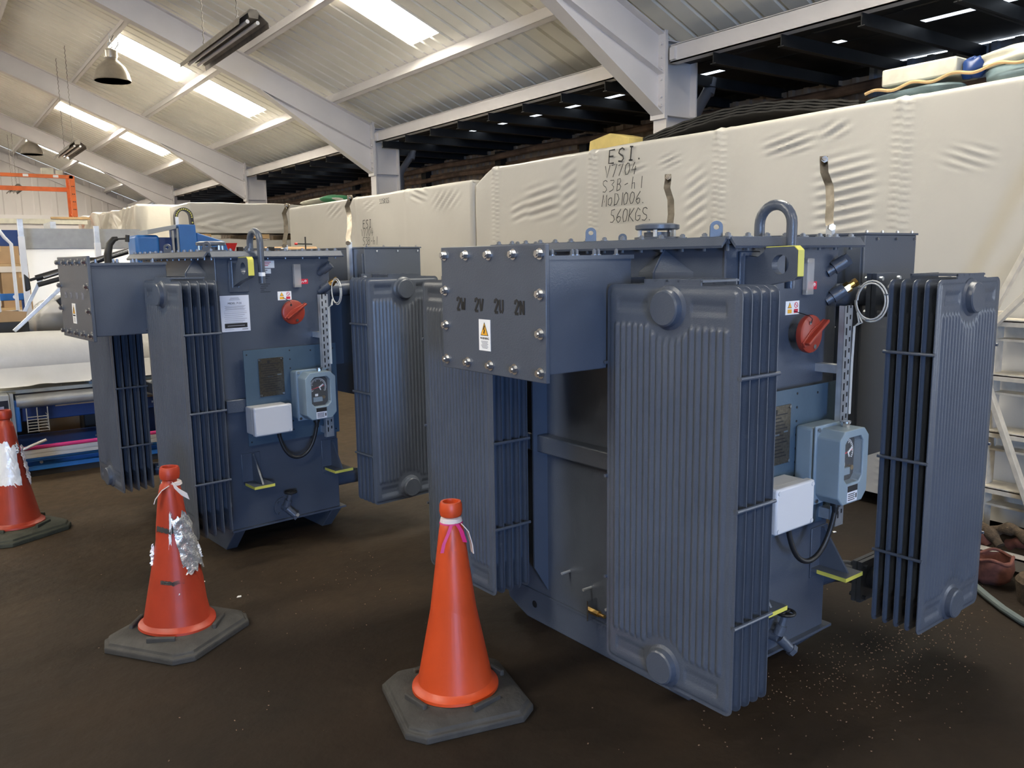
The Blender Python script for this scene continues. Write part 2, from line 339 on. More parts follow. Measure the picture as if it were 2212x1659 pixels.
struct(MB().box(-6.6, 8.2, YB-0.2, YF+0.2, -0.12, 0.0).build('floor', M['floor'], smooth=False))
def roof_sheet(side):
    mb = MB(); P = 0.25; prof = [(0, 0), (0.190, 0), (0.203, 0.046), (0.228, 0.046), (0.245, 0)]
    x_e, x_r = 6.62, RIDGE_X
    def strip(y0, y1, xa, xb):
        ys = []; k = 0; y = y0
        n = max(1, round((y1-y0)/P)); p = (y1-y0)/n
        for i in range(n):
            for a, h in prof: ys.append((y0+i*p+a*p/P, h))
        ys.append((y1, 0))
        vs = []
        for x in (xa, xb):
            for yy, h in ys: vs.append((side*x, yy, top_z(x)+0.16+h))
        for x in (xa, xb):
            for yy, h in ys: vs.append((side*x, yy, top_z(x)+0.185+h))
        q = len(ys); fs = []
        for i in range(q-1):
            fs += [(i, i+1, q+i+1, q+i), (2*q+i+1, 2*q+i, 3*q+i, 3*q+i+1)]
        fs += [(i, 2*q+i, 2*q+i+1, i+1) for i in range(q-1)]+[(q+i+1, 3*q+i+1, 3*q+i, q+i) for i in range(q-1)]
        mb.add(vs, fs)
    edges = [YB]+[e for s in SKY_Y for e in s]+[YF]
    for i in range(0, len(edges), 2): strip(edges[i], edges[i+1], x_r, x_e)
    for a, b in SKY_Y:
        strip(a, b, 5.16, x_e); strip(a, b, x_r, 2.80 if side > 0 else 1.60)
    return struct(mb.build('ceiling', M['roof'], ang=20))
roof_sheet(1); roof_sheet(-1)
def skylights():
    k = 1
    for side in (1, -1):
        for a, b in SKY_Y:
            for xa, xb in ((4.10, 5.15), (2.84, 3.96), (1.62, 2.70))[:2 if side > 0 else 3]:  # unseen left slope keeps an added third panel row for more light
                mb = MB(); n = 12; vs = []
                for dz in (0.165, 0.171):
                    for x in (xa, xb):
                        for i in range(n*4+1):
                            y = a+0.005+(b-a-0.01)*i/(n*4); vs.append((side*x, y, top_z(x)+dz+0.012*math.sin(2*math.pi*i/4+.6)))
                q = n*4+1
                fs = [(i, i+1, q+i+1, q+i) for i in range(q-1)]+[(2*q+i+1, 2*q+i, 3*q+i, 3*q+i+1) for i in range(q-1)]
                fs += [(i, 2*q+i, 2*q+i+1, i+1) for i in range(q-1)]+[(q+i+1, 3*q+i+1, 3*q+i, q+i) for i in range(q-1)]
                struct(mb.add(vs, fs).build('window_%d' % k, M['sky'])); k += 1
            for xx in ((4.03,) if side > 0 else (2.77, 4.03)):      # opaque laps over the purlins
                mb = MB(); z = top_z(xx)+0.17
                mb.prism([(side*(xx-.07), z+SL*.07), (side*(xx+.07), z-SL*.07), (side*(xx+.07), z-SL*.07+.02), (side*(xx-.07), z+SL*.07+.02)], 'Y', a, b)
                struct(mb.build('trim_%d' % (100+k), M['roof'], smooth=False)); k += 1
skylights()
def purlins():
    k = 1; allY = [YB+.1]+FRAME_Y+[YF-.1]
    for side in (1, -1):
        for x in (5.33, 4.03, 2.77, 1.48, 0.22):
            for i in range(len(allY)-1):
                mb = MB(); z = top_z(x); y0, y1 = allY[i]+.002, allY[i+1]-.002
                # Z-section purlin: web, top and bottom flanges, lip
                mb.box(-.006, .006, y0, y1, 0, .155); mb.box(-.006, .062, y0, y1, .0, .006); mb.box(-.062, .006, y0, y1, .149, .155); mb.box(.056, .062, y0, y1, 0, .02)
                o = mb.build('trim_%d' % k, M['steel'], smooth=False); k += 1
                o.location = (side*x, 0, z+.004); o.rotation_euler = (0, R(22.5)*side, 0); struct(o)
    for side in (1, -1):
        for i in range(len(allY)-1):
            mb = MB(); y0, y1 = allY[i]+.12, allY[i+1]-.12
            mb.box(5.99, 6.0, y0, y1, 3.40, 3.555); mb.box(5.99, 6.09, y0, y1, 3.55, 3.562); mb.box(5.99, 6.09, y0, y1, 3.40, 3.412)
            for yy in (y0+.02, y1-.08): mb.box(5.955, 5.99, yy, yy+.06, 3.42, 3.53)
            o = mb.build('trim_%d' % k, M['steel'], smooth=False); k += 1; struct(o)
            if side < 0: o.scale = (-1, 1, 1)
purlins()
FR_LAB = {-0.32: 'white portal frame behind and right of the viewer', 5.84: 'nearest visible white portal frame, its haunch at the upper right', 12.0: 'white portal frame whose column stands left of the bent grey downpipe',
          18.12: 'white portal frame third from the right, above the pale shrink-wrapped packs', 24.24: 'farthest white portal frame, just in front of the gable'}
def portal_frame(y):
    t = thing('portal_frame', FR_LAB[y], 'steel frame', (0, y, 0), group=None)
    for sd in (1, -1):
        mb = MB()
        def bx(x0, x1, *a): mb.box(min(sd*x0, sd*x1), max(sd*x0, sd*x1), *a)
        bx(6.0, 6.39, -.005, .005, 0, 3.62); bx(5.98, 5.997, -.085, .085, 0, 3.64); bx(6.39, 6.405, -.085, .085, 0, 3.62)
        bx(5.9, 6.48, -.12, .12, 0, .02); bx(5.998, 6.39, -.08, .08, 3.61, 3.622); bx(5.998, 6.39, -.08, .08, 2.93, 2.942)
        mb.build('column', M['steel'], t, smooth=False)
        mb = MB(); D = 0.36
        mb.prism([(sd*5.96, top_z(5.96)-.01), (0, top_z(0)-.01), (0, top_z(0)-D), (sd*5.96, top_z(5.96)-D)], 'Y', -.005, .005)
        for dz in (0, -D):
            mb.prism([(sd*5.96, top_z(5.96)+dz), (0, top_z(0)+dz), (0, top_z(0)+dz-.014), (sd*5.96, top_z(5.96)+dz-.014)], 'Y', -.08, .08)
        mb.build('rafter', M['steel'], t, smooth=False)
        mb = MB()
        a, b = (4.25, top_z(4.25)-D-.014), (5.945, 2.955)
        mb.prism([(sd*a[0], a[1]), (sd*5.945, top_z(5.945)-D-.014), (sd*b[0], b[1])], 'Y', -.005, .005)
        mb.prism([(sd*a[0], a[1]), (sd*b[0], b[1]), (sd*b[0], b[1]-.016), (sd*(a[0]-.02), a[1]-.0)], 'Y', -.08, .08)
        mb.build('haunch', M['steel'], t, smooth=False)
        mb = MB(); mb.box(min(sd*5.945, sd*5.98), max(sd*5.945, sd*5.98), -.095, .095, 2.90, 3.70)
        ep = mb.build('end_plate', M['steel'], t, smooth=False)
        for z in (3.02, 3.10, 3.26, 3.36, 3.46, 3.58):
            for yy in (-.055, .055):
                MB().cyl((sd*5.925, yy, z), (sd*5.945, yy, z), .014, n=6).build('bolt', M['steel'], ep, smooth=False)
    return t
for y in FRAME_Y: portal_frame(y)

def clad(name, m, axis, c, a0, a1, z0, z1f, P=0.25, d=0.03, th=0.03, dirn=1):
    # vertical ribbed cladding: plane axis=c, running a0..a1, top given by z1f
    mb = MB(); pts = []; n = max(1, round((a1-a0)/P)); p = (a1-a0)/n
    for i in range(n):
        for t, h in ((0, 0), (.55, 0), (.62, 1), (.88, 1), (.95, 0)): pts.append((a0+(i+t)*p, h*d*dirn))
    pts.append((a1, 0)); q = len(pts); vs = []
    for off in (0, th*-dirn):
        for z in (0, 1):
            for a, h in pts:
                zz = z0 if z == 0 else z1f(a)
                vs.append((c+h+off, a, zz) if axis == 'X' else (a, c+h+off, zz))
    fs = []
    for i in range(q-1):
        fs += [(i, i+1, q+i+1, q+i), (2*q+i+1, 2*q+i, 3*q+i, 3*q+i+1), (q+i, q+i+1, 3*q+i+1, 3*q+i), (i+1, i, 2*q+i, 2*q+i+1)]
    fs += [(0, q, 3*q, 2*q), (q-1, 3*q-1, 4*q-1, 2*q-1)]
    return struct(mb.add(vs, fs).build(name, m, smooth=False))
clad('wall_far', M['gable'], 'Y', YF, -6.4, 6.45, 0, lambda x: top_z(x)+.15, P=.5, d=-.02, dirn=1)
clad('wall_near', M['gable'], 'Y', YB, -6.4, 6.45, 0, lambda x: top_z(x)+.15, P=.5, d=.02)
clad('wall_left', M['gable'], 'X', XL, YB, YF, 0, lambda y: 3.8, P=.5, d=.02)
# gable rafter in front of the far wall
mb = MB()
for sd in (1, -1):
    mb.prism([(sd*6.3, top_z(6.3)-.05), (0, top_z(0)-.05), (0, top_z(0)-.30), (sd*6.3, top_z(6.3)-.30)], 'Y', YF-.14, YF-.06)
struct(mb.build('trim_90', M['steel'], smooth=False))
struct(MB().box(-6.3, 6.3, YF-.1, YF-.04, 3.05, 3.17).build('trim_91', M['steel'], smooth=False))

# lean-to beyond the eave beam: sooty roof with daylight slots, corrugated back wall
LX = 8.0
clad('wall_right', M['darkwall'], 'X', LX, 4.9, YF, 0, lambda y: 3.36, P=.19, d=-.035, dirn=1)
clad('wall_right', M['bluewall'], 'X', LX, -0.3, 4.9, 0, lambda y: 3.432, P=.19, d=-.035, dirn=1)
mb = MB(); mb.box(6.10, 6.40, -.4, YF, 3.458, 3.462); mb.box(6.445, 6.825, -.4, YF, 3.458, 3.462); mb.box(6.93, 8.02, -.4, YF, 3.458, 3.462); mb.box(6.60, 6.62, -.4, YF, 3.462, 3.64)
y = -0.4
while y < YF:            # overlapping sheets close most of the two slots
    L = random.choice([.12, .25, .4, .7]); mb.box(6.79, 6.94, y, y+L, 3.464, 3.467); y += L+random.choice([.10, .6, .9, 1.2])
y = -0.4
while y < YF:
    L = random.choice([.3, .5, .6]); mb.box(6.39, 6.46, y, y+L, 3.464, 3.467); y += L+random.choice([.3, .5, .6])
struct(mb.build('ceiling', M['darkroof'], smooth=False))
mb = MB(); mb.box(8.2, 8.25, 4.9, YF, 0, 3.5) ; mb.box(8.02, 8.2, 4.9, YF, 3.3, 3.46)
struct(mb.build('wall_right', M['darkroof'], smooth=False))
# closed wall in the bays beyond the door, door opening between
mb = MB(); mb.box(6.42, 6.5, YB, -5.0, 0, 3.7); mb.box(6.42, 6.5, -1.2, -.35, 0, 3.7); mb.box(6.42, 6.5, -5.0, -1.2, 3.45, 3.85); mb.box(6.42, 8.05, -.40, -.32, 0, 3.46); 
struct(mb.build('wall_right', M['gable'], smooth=False))
k = 40
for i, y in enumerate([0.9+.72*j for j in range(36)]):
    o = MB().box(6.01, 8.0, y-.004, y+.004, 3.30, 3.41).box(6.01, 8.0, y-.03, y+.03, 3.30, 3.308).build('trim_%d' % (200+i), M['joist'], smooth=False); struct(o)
for i, (z, x) in enumerate(((2.78, 7.93), (3.08, 7.93))):
    struct(MB().box(x-.03, x+.02, -.3, YF, z-.05, z+.05).build('trim_%d' % (260+i), M['rustpipe'], smooth=False))
for i, y in enumerate((6.9, 9.1, 11.2, 13.6, 16.6)):
    struct(MB().box(7.80, 7.92, y-.08, y+.08, 0, 3.3).build('trim_%d' % (270+i), M['darkroof'], smooth=False))
def dusty_pipe(name, label, pts, r):
    return tag(MB().tube(pts, r, 10).build(name, M['rustpipe']), label, 'pipe')
dusty_pipe('dusty_pipe', 'long brown dusty pipe along the dark wall, the upper one', [(7.72, 3.4+.6*i, 3.21+.015*math.sin(i*1.3)) for i in range(40)], .05)
dusty_pipe('dusty_pipe', 'long brown dusty pipe along the dark wall, the lower one', [(7.76, 5.6+.6*i, 3.03+.015*math.sin(i*1.7+1)) for i in range(36)], .042)
def downpipe(y, label):
    t = thing('downpipe', label, 'pipe', (6.62, y, 0))
    MB().tube([(0.25, 0, 3.4), (.22, 0, 3.3), (.08, 0, 3.12), (.0, 0, 3.0), (0, 0, 2.85), (0, 0, 0.0)], .055, 14).build('pipe', M['downpipe'], t)
    for z in (2.86, 3.28): MB().cyl((.0 if z < 3 else .2, 0, z-.04), (.0 if z < 3 else .225, 0, z+.04), .064, n=14).build('collar', M['downpipe'], t)
downpipe(5.98, 'bent grey downpipe right of the nearest white column'); downpipe(12.3, 'bent grey downpipe right of the middle white column')

# ------------------------------------------------------------------ hanging lamps
def bay_lamp(x, y, z, label):
    t = thing('high_bay_lamp', label, 'lamp', (x, y, z), group=None)
    mb = MB(); prof = [(.255, 0), (.262, .01), (.255, .03), (.235, .12), (.19, .21), (.12, .28), (.085, .31), (.08, .34), (.074, .34), (.078, .305), (.112, .272), (.18, .205), (.225, .118), (.245, .03), (.25, .004)]
    mb.lathe(prof+[prof[0]], n=32); mb.build('reflector', M['lamp'], t)
    MB().lathe([(.05, .33), (.09, .335), (.095, .36), (.095, .44), (.07, .46), (0.0, .465)], n=20).build('ballast_housing', M['lamp'], t)
    MB().lathe([(0, .13), (.04, .14), (.05, .18), (.045, .24), (.03, .30), (.02, .33)], n=16).build('bulb', M['tube'], t)
    MB().tube([(0, .0, .465), (.03, 0, .50), (.03, 0, .54), (0, 0, .56), (-.03, 0, .54), (-.02, 0, .505)], .008, 8).build('hook', M['galv'], t)
    top = top_z(x)-z
    MB().cyl((0, 0, .555), (0, 0, top), .006, n=8).build('hanging_rod', M['galv'], t)
    MB().tube([(.05, 0, .45), (.12, .02, .55), (.1, .02, .75), (.02, .0, top-.1)], .008, 8).build('flex', M['black'], t)
bay_lamp(2.72, 14.05, 4.33, 'larger grey bell-shaped high bay lamp hanging at the upper left')
bay_lamp(2.72, 24.6, 4.38, 'smaller distant bell-shaped high bay lamp near the far end')
def batten(x, y0, y1, z, label):
    t = thing('fluorescent_batten', label, 'lamp', (x, (y0+y1)/2, z))
    L = (y1-y0)/2
    MB().prism([(-.04, .0), (.04, .0), (.05, .05), (.03, .075), (-.03, .075), (-.05, .05)], 'Y', -L, L).build('body', M['batten'], t, smooth=False)
    for s in (-1, 1):
        MB().prism([(s*.045, .05), (s*.13, -.02), (s*.135, -.065), (s*.131, -.066), (s*.125, -.02), (s*.042, .045)], 'Y', -L, L).build('reflector_wing', M['batten'], t, smooth=False)
        MB().cyl((s*.045, -L+.03, -.025), (s*.045, L-.03, -.025), .017, n=12).build('tube', M['tube'], t)
    for s in (-1, 1):
        pts = [(.006*(-1)**i, s*L*.55, .07+i*.04) for i in range(int((top_z(x)-z+.10)/.04)+1)]
        MB().tube(pts, .005, 6).build('chain', M['batten'], t)
batten(2.62, 7.45, 9.4, 3.70, 'nearest grey twin-tube fluorescent batten hanging on chains')
batten(2.44, 15.87, 17.77, 3.60, 'middle grey fluorescent batten hanging below the second skylight row')
batten(2.50, 26.2, 28.2, 3.70, 'farthest small fluorescent batten under the orange beam')

# ------------------------------------------------------------------ transformers
PW, PH, PITCH_P = 0.532, 1.29, 0.0425       # radiator panel width, height and spacing
def panel_mesh(name, w, boss):
    # pressed radiator panel in the XZ plane (local y = thickness), two mirrored pressings
    xs = []; nr = 18; x0 = 0.036; sp = (w-2*x0)/nr
    prof = [(0, .0052), (.14, .0060), (.3, .0115), (.5, .0128), (.7, .0115), (.86, .0060)]
    cols = [0, .006, .012, .017, .024, .030]
    for i in range(nr):
        for t, h in prof: cols.append(x0+(i+t)*sp)
    cols += [w-.036, w-.030, w-.024, w-.017, w-.012, w-.006, w]
    def edge(d): return 0.0015 if d < .0125 else (.0015+.0040*min(1, (d-.0125)/.006) if d < .0185 else .0055)
    zs = [0, .006, .012, .0155, .019, .03, .045, .052, .060, .070, .078, .086, .095, .105, .113, .120, .127, .134, .141, .15, .16, .18]
    mid = [.18+(PH-.36)*i/6 for i in range(1, 6)]
    zs = zs+mid+[PH-z for z in reversed(zs)]
    def H(x, z):
        dx = min(x, w-x); dz = min(z, PH-z); h = min(edge(dx), edge(dz))
        if dx > .03 and dz > .02:
            t = ((x-x0)/sp) % 1.0; rib = 0.0
            bd = math.hypot(x-w/2, dz-.068)
            lim = .118
            if dz > lim and bd > .095:
                e = min(1, (dz-lim)/.012, (bd-.095)/.012)
                rib = .0075*e*(math.sin(math.pi*t)**1.5 if 0 < x-x0 < w-2*x0 else 0)
            h += rib
            if .052 <= dz <= .086 and abs(x-w/2) > .085 and dx > .05: h -= .0045
        return h
    k = len(cols); n = len(zs); vs = []; fs = []
    for s in (-1, 1):
        vs += [(x, s*H(x, z), z) for z in zs for x in cols]
    for s in range(2):
        o = s*k*n
        for j in range(n-1):
            for i in range(k-1):
                q = (o+j*k+i, o+j*k+i+1, o+(j+1)*k+i+1, o+(j+1)*k+i); fs.append(q if s == 0 else q[::-1])
    rim = [(0, j) for j in range(n)]+[(i, n-1) for i in range(1, k)]+[(k-1, j) for j in range(n-2, -1, -1)]+[(i, 0) for i in range(k-2, 0, -1)]
    for a in range(len(rim)):
        (i, j), (i2, j2) = rim[a], rim[(a+1) % len(rim)]
        fs.append((j*k+i, j2*k+i2, k*n+j2*k+i2, k*n+j*k+i))
    # rounded outer corners: pull the corner vertices in
    rr = .028
    for q in range(len(vs)):
        x, y, z = vs[q]
        cx = rr if x < rr else (w-rr if x > w-rr else None); cz = rr if z < rr else (PH-rr if z > PH-rr else None)
        if cx is not None and cz is not None:
            dx, dz = (x-cx)/rr, (z-cz)/rr; mx = max(abs(dx), abs(dz)); ln = math.hypot(dx, dz)
            if ln > 1e-6: vs[q] = (cx+dx*mx/ln*rr, y, cz+dz*mx/ln*rr)
    return MB().add(vs, fs)
PANELS = {}
def radiator(parent, loc, rz, w, npan=5, first_label=None):
    # local frame: x across the panels, y from the outer panel towards the header stubs
    mb = MB()
    for z in (.068, PH-.068): mb.cyl((w/2, .004, z), (w/2, npan*PITCH_P+.03, z), .042, n=20)
    r = mb.build('radiator', M['paint'], parent); r.location = loc; r.rotation_euler = (0, 0, rz)
    for i in range(npan):
        if w not in PANELS:
            p = panel_mesh('panel', w, True).build('panel', M['paint'], r, ang=50); PANELS[w] = p
        else:
            p = PANELS[w].copy(); COL.objects.link(p); p.parent = r
        p.location = (0, i*PITCH_P, 0)
    for z in (.068, PH-.068):
        h = MB().lathe([(.070, 0), (.068, .006), (.058, .012), (.055, .030), (.050, .034), (0, .0345)], n=36).build('header_cap', M['paint'], r, ang=30)
        h.rotation_euler = (R(90), 0, 0); h.location = (w/2, 0, z)
    for z in (.30*PH-.10, .5*PH, .80*PH):
        for x in (-.004, w+.004):
            MB().tube([(x, -.008, z), (x, (npan-1)*PITCH_P+.008, z)], .006, 8).build('tie_rod', M['paint'], r)
    mb = MB()
    for z in (PH+.004,):
        mb.box(w*.30, w*.72, .0, .006, z-.006, z+.014); mb.box(w*.30, w*.72, (npan-1)*PITCH_P-.006, (npan-1)*PITCH_P, z-.006, z+.014)
        for i in range(6): mb.box(w*.30+i*w*.083, w*.30+i*w*.083+.01, 0, (npan-1)*PITCH_P, z+.006, z+.012)
    mb.build('top_clip', M['paint'], r, smooth=False)
    return r

def hexbolt(name, m, parent, p, d, r=.011, h=.009, washer=True, shank=0.0):
    # bolt head pointing along d
    d = Vector(d).normalized(); p = Vector(p); mb = MB()
    if washer: mb.cyl(p, p+d*.003, r*1.45, n=14)
    mb.cyl(p, p+d*(h+.003), r, n=6)
    mb.cyl(p+d*h, p+d*(h+.006), r*.55, n=8)
    if shank: mb.cyl(p, p-d*shank, r*.6, n=8)
    return mb.build(name, m, parent, smooth=False)

TX, TY, TZ0, TZ1 = .665, 1.15, .14, 1.635
def transformer(name, label, loc, rz, near):
    T = thing(name, label, 'transformer', loc, rz, None)
    P = M['paint']
    tank = MB().box(0, TX, 0, TY, TZ0, TZ1).build('tank', P, T, bevel=.004)
    # weld-on details of the tank
    mb = MB(); mb.box(-.055, 0, .05, TY-.02, .795, .868); mb.box(TX, TX+.075, 0.1, TY, .795, .868); mb.box(.0, .12, -.03, 0, .795, .868)
    mb.build('stiffener_bar', P, tank, bevel=.006)
    for y in (.90,):
        mb = MB(); mb.prism([(0, .17), (-.075, .29), (-.075, 1.25), (0, 1.25)], 'Y', y, y+.008); mb.build('stiffener_fin', P, tank, smooth=False)
    mb = MB(); mb.add([(0, .13, 1.545), (-.065, .25, 1.545), (0, .38, 1.545), (-.012, .25, 1.622), (0, .13, .3), (-.065, .25, .3), (0, .38, .3)], [(0, 1, 3), (1, 2, 3), (0, 3, 2), (0, 4, 5, 1), (1, 5, 6, 2), (4, 6, 5), (4, 0, 2, 6)])
    mb.tube([(-.012, .25, 1.622), (-.066, .25, 1.545), (-.066, .25, .32)], .004, 6)
    mb.build('stiffener_post', P, tank, smooth=False)
    MB().tube([(-.001, -.001, TZ0), (-.001, -.001, TZ1)], .005, 8).build('weld_bead', P, tank)
    mb = MB(); mb.box(-.008, TX+.03, -.022, TY, TZ0-.006, TZ0+.004); mb.build('base_flange', P, tank, smooth=False)
    for y, z in ((.76, .30), (.63, .27), (.50, .23)):
        MB().cyl((0, y, z), (-.045, y, z), .006, n=8).build('stud', M['galv'], tank)
    if near:
        MB().box(-.05, 0, .595, .602, .15, .235).build('earth_lug', M['zinc'], tank, smooth=False)
        MB().cyl((-.03, .60, .19), (-.03, .55, .19), .013, n=6).cyl((-.03, .55, .19), (-.03, .52, .19), .008, n=10).build('earth_stud', M['brass'], tank, smooth=False)
    # base skids
    for x in (0.0, TX-.065):
        mb = MB(); mb.prism([(-.02, TZ0-.006), (.115, 0), (1.05, 0), (TY+.03, .05), (TY+.06, TZ0-.006)], 'X', x, x+.065)
        sk = mb.build('base_skid', P, T, bevel=.004)
        MB().cyl((x-.001, .995, .075), (x+.0005, .995, .075), .016, n=18).build('skid_hole', M['ink'], sk, smooth=False)
    # lid with splayed edge flanges
    mb = MB(); mb.box(-.055, TX+.055, -.055, TY+.055, 1.650, 1.658)
    mb.prism([(-.050, 1.658), (-.056, 1.656), (-.078, 1.630), (-.075, 1.622), (-.05, 1.648)], 'Y', -.045, TY+.05)
    mb.prism([(TX+.050, 1.658), (TX+.056, 1.656), (TX+.078, 1.630), (TX+.075, 1.622), (TX+.05, 1.648)], 'Y', -.045, TY+.05)
    for yy, s in ((-.05, -1), (TY+.05, 1)):
        mb.prism([(yy, 1.658), (yy+s*.006, 1.656), (yy+s*.026, 1.629), (yy+s*.023, 1.621), (yy, 1.648)], 'X', -.045, TX+.05)
    lid = mb.build('lid', P, T, smooth=False)
    mb = MB(); mb.box(-.048, TX+.048, -.048, TY+.048, 1.635, 1.650); mb.build('gasket_flange', P, lid, smooth=False)
    n1, n2 = 14, 8
    proto = None
    for i in range(n1):
        for x in (-.028, TX+.028):
            y = -.03+(TY+.06)*i/(n1-1)
            if proto is None: proto = hexbolt('bolt', M['bolt'], lid, (0, 0, 0), (0, 0, 1), .010, .008, shank=.045); proto.location = (x, y, 1.658)
            else: o = dup(proto, lid); o.location = (x, y, 1.658)
    for i in range(1, n2-1):
        for y in (-.03, TY+.03):
            o = dup(proto, lid); o.location = (-.028+(TX+.056)*i/(n2-1), y, 1.658)
    def eye(x, y):
        mb = MB(); pts = [(-.028, 0), (.028, 0), (.028, .055)]+[(.028*math.cos(t), .055+.028*math.sin(t)) for t in [math.pi*i/8 for i in range(1, 8)]]+[(-.028, .055)]
        mb.holed(pts, (0, .052), .013, 'Y', -.006, .006, 18)
        o = mb.build('lifting_eye', P, lid, smooth=False); o.location = (x, y, 1.656); o.rotation_euler = (0, 0, R(-40)); o.scale = (.72, .9, .64); return o
    eye(-.03, .015); eye(-.03, .60); eye(TX+.03, TY+.0)
    # pressure relief valve on the lid
    rv = MB().lathe([(.085, .0), (.085, .012), (.05, .014), (.05, .030)], (.16, .44, 1.658), 24).build('relief_valve', P, T)
    MB().lathe([(.075, .038), (.082, .042), (.082, .056), (.06, .062), (0, .064)], (.16, .44, 1.658), 24).build('valve_disc', P, rv)
    for i in range(5): MB().cyl((.16+.066*math.cos(i*1.2566), .44+.066*math.sin(i*1.2566), 1.67), (.16+.066*math.cos(i*1.2566), .44+.066*math.sin(i*1.2566), 1.70), .008, n=8).build('stud', M['galv'], rv)
    # gooseneck breather
    x = .208; pts = [(x, .022, 1.655), (x, .022, 1.70)]
    for i in range(13): t = math.pi*i/12; pts.append((x, -.0405+.0625*math.cos(t), 1.70+.0625*math.sin(t)))
    pts += [(x, -.103, 1.62), (x, -.103, 1.488)]
    g = MB().tube(pts, .0175, 18).build('breather_pipe', P, T)
    if not near: MB().cyl((x, -.103, 1.525), (x, -.103, 1.545), .0182, n=18).build('paper_band', M['sticker'], g)
    # lifting lug with doubler plate
    lug = MB().holed([(.0, 1.47), (.0, 1.598), (-.06, 1.592), (-.082, 1.607), (-.092, 1.624), (-.195, 1.626), (-.210, 1.612), (-.210, 1.532), (-.20, 1.522), (-.105, 1.503)], (-.145, 1.568), .031, 'X', .088, .118, 28).build('lifting_lug', P, T, smooth=False)
    lab(MB().prism([(-.092, 1.6245), (-.195, 1.6265), (-.2105, 1.6122), (-.2105, 1.532), (-.2085, 1.53), (-.2085, 1.611), (-.194, 1.624), (-.092, 1.622)], 'X', .0875, .1185).build('edge_paint', M['yellow'], lug, smooth=False), 'yellow painted edge')
    MB().box(.066, .175, -.010, 0, 1.44, 1.612).build('doubler_plate', P, lug, bevel=.004)
    MB().tube([(.086, -.006, 1.465), (.086, -.008, 1.605)], .006, 8).tube([(.120, -.006, 1.465), (.120, -.008, 1.605)], .006, 8).build('weld_bead', P, lug)
    # mounting plate for instruments
    pl = MB().box(.105, .662, -.040, -.034, .605, 1.13).build('mounting_plate', M['plate'], T, smooth=False); lab(pl, 'lighter teal-blue plate')
    mb = MB()
    for i in range(10): mb.cyl((.372, -.0405, .66+i*.05), (.372, -.0415, .66+i*.05), .0045, n=10)
    for a, b in ((.122, .625), (.122, 1.105), (.64, .625), (.64, 1.10), (.50, 1.10)): mb.cyl((a, -.0405, b), (a, -.0415, b), .0045, n=10)
    mb.build('screw_hole', M['ink'], pl, smooth=False)
    rp = lab(MB().box(.185, .330, -.0445, -.0405, .868, 1.078).build('rating_plate', M['rating'], pl, smooth=False), 'dull bronze etched rating plate')
    for a in (.192, .323):
        for b in (.876, 1.07): MB().cyl((a, -.0445, b), (a, -.049, b), .006, n=10).build('rivet', M['zinc'], rp, smooth=False)
    mb = MB()
    for i in range(13):
        z = 1.045-i*.0125
        mb.box(.195+.01*(i % 3), .31-.012*((i*7) % 4), -.0449, -.0444, z, z+.004)
    mb.box(.235, .25, -.0449, -.0444, 1.05, 1.066)
    mb.build('etched_lines', M['ink'], rp, smooth=False)
    MB().box(.235, .265, -.0452, -.0444, .973, .979).box(.29, .315, -.0452, -.0444, .980, .986).build('bright_strike', M['zinc'], rp, smooth=False)
    # white junction box
    jb = MB().box(.095, .305, -.125, -.041, .680, .828).build('junction_box', M['white'], T, bevel=.006); lab(jb, 'pale grey-white box')
    MB().box(.090, .310, -.163, -.127, .675, .833).build('cover', M['white'], jb, bevel=.008)
    for a in (.104, .296):
        for b in (.689, .819): MB().cyl((a, -.1625, b), (a, -.1655, b), .0075, n=12).build('screw', M['white'], jb)
    MB().cyl((.255, -.10, .690), (.255, -.10, .668), .017, n=14).cyl((.255, -.10, .670), (.255, -.10, .640), .013, .009, n=12).build('cable_gland', M['black'], jb)
    # winding temperature indicator
    gx, gz = .462, .862
    ind = MB().prism([(gx-.098, gz-.135), (gx+.098, gz-.135), (gx+.098, gz+.135), (gx-.098, gz+.135)], 'Y', -.115, -.041).build('temperature_indicator', M['gauge'], T, bevel=.012, seg=3); lab(ind, 'light blue-grey cast housing')
    MB().box(gx-.075, gx+.075, -.15, -.113, gz-.11, gz+.11).build('back_cushion', M['black'], ind, bevel=.01)
    def octo(a, b, c): return [(gx-a+c, gz-b), (gx+a-c, gz-b), (gx+a, gz-b+c), (gx+a, gz+b-c), (gx+a-c, gz+b), (gx-a+c, gz+b), (gx-a, gz+b-c), (gx-a, gz-b+c)]
    MB().prism([(gx-.102, gz-.142), (gx+.102, gz-.142), (gx+.102, gz+.142), (gx-.102, gz+.142)], 'Y', -.128, -.118).build('cover_flange', M['gauge'], ind, bevel=.004)
    o1, o2 = octo(.092, .132, .030), octo(.058, .082, .020); wz = .024
    o2 = [(a, b+wz) for a, b in o2]
    mb = MB(); n = 8; vs = []
    for pol, y in ((o1, -.128), (o1, -.215), (o2, -.215), (o2, -.175)): vs += [(a, y, b) for a, b in pol]
    fs = []
    for q in range(3): fs += [(q*n+i, q*n+(i+1) % n, (q+1)*n+(i+1) % n, (q+1)*n+i) for i in range(n)]
    mb.add(vs, fs); mb.build('cover', M['gauge'], ind, bevel=.004)
    MB().prism(o2, 'Y', -.180, -.176).build('dial_back', M['dial'], ind, smooth=False)
    cx, cz = gx, gz+wz+.022
    mb = MB()
    for i in range(25):
        t = R(210-i*10); r0 = .040 if i % 5 else .034
        mb.stroke([[(cx+r0*math.cos(t), cz+r0*math.sin(t)), (cx+.047*math.cos(t), cz+.047*math.sin(t))]], (0, -.1805, 0), (1, 0, 0), (0, 0, 1), (0, -1, 0), 1, 1, .0022)
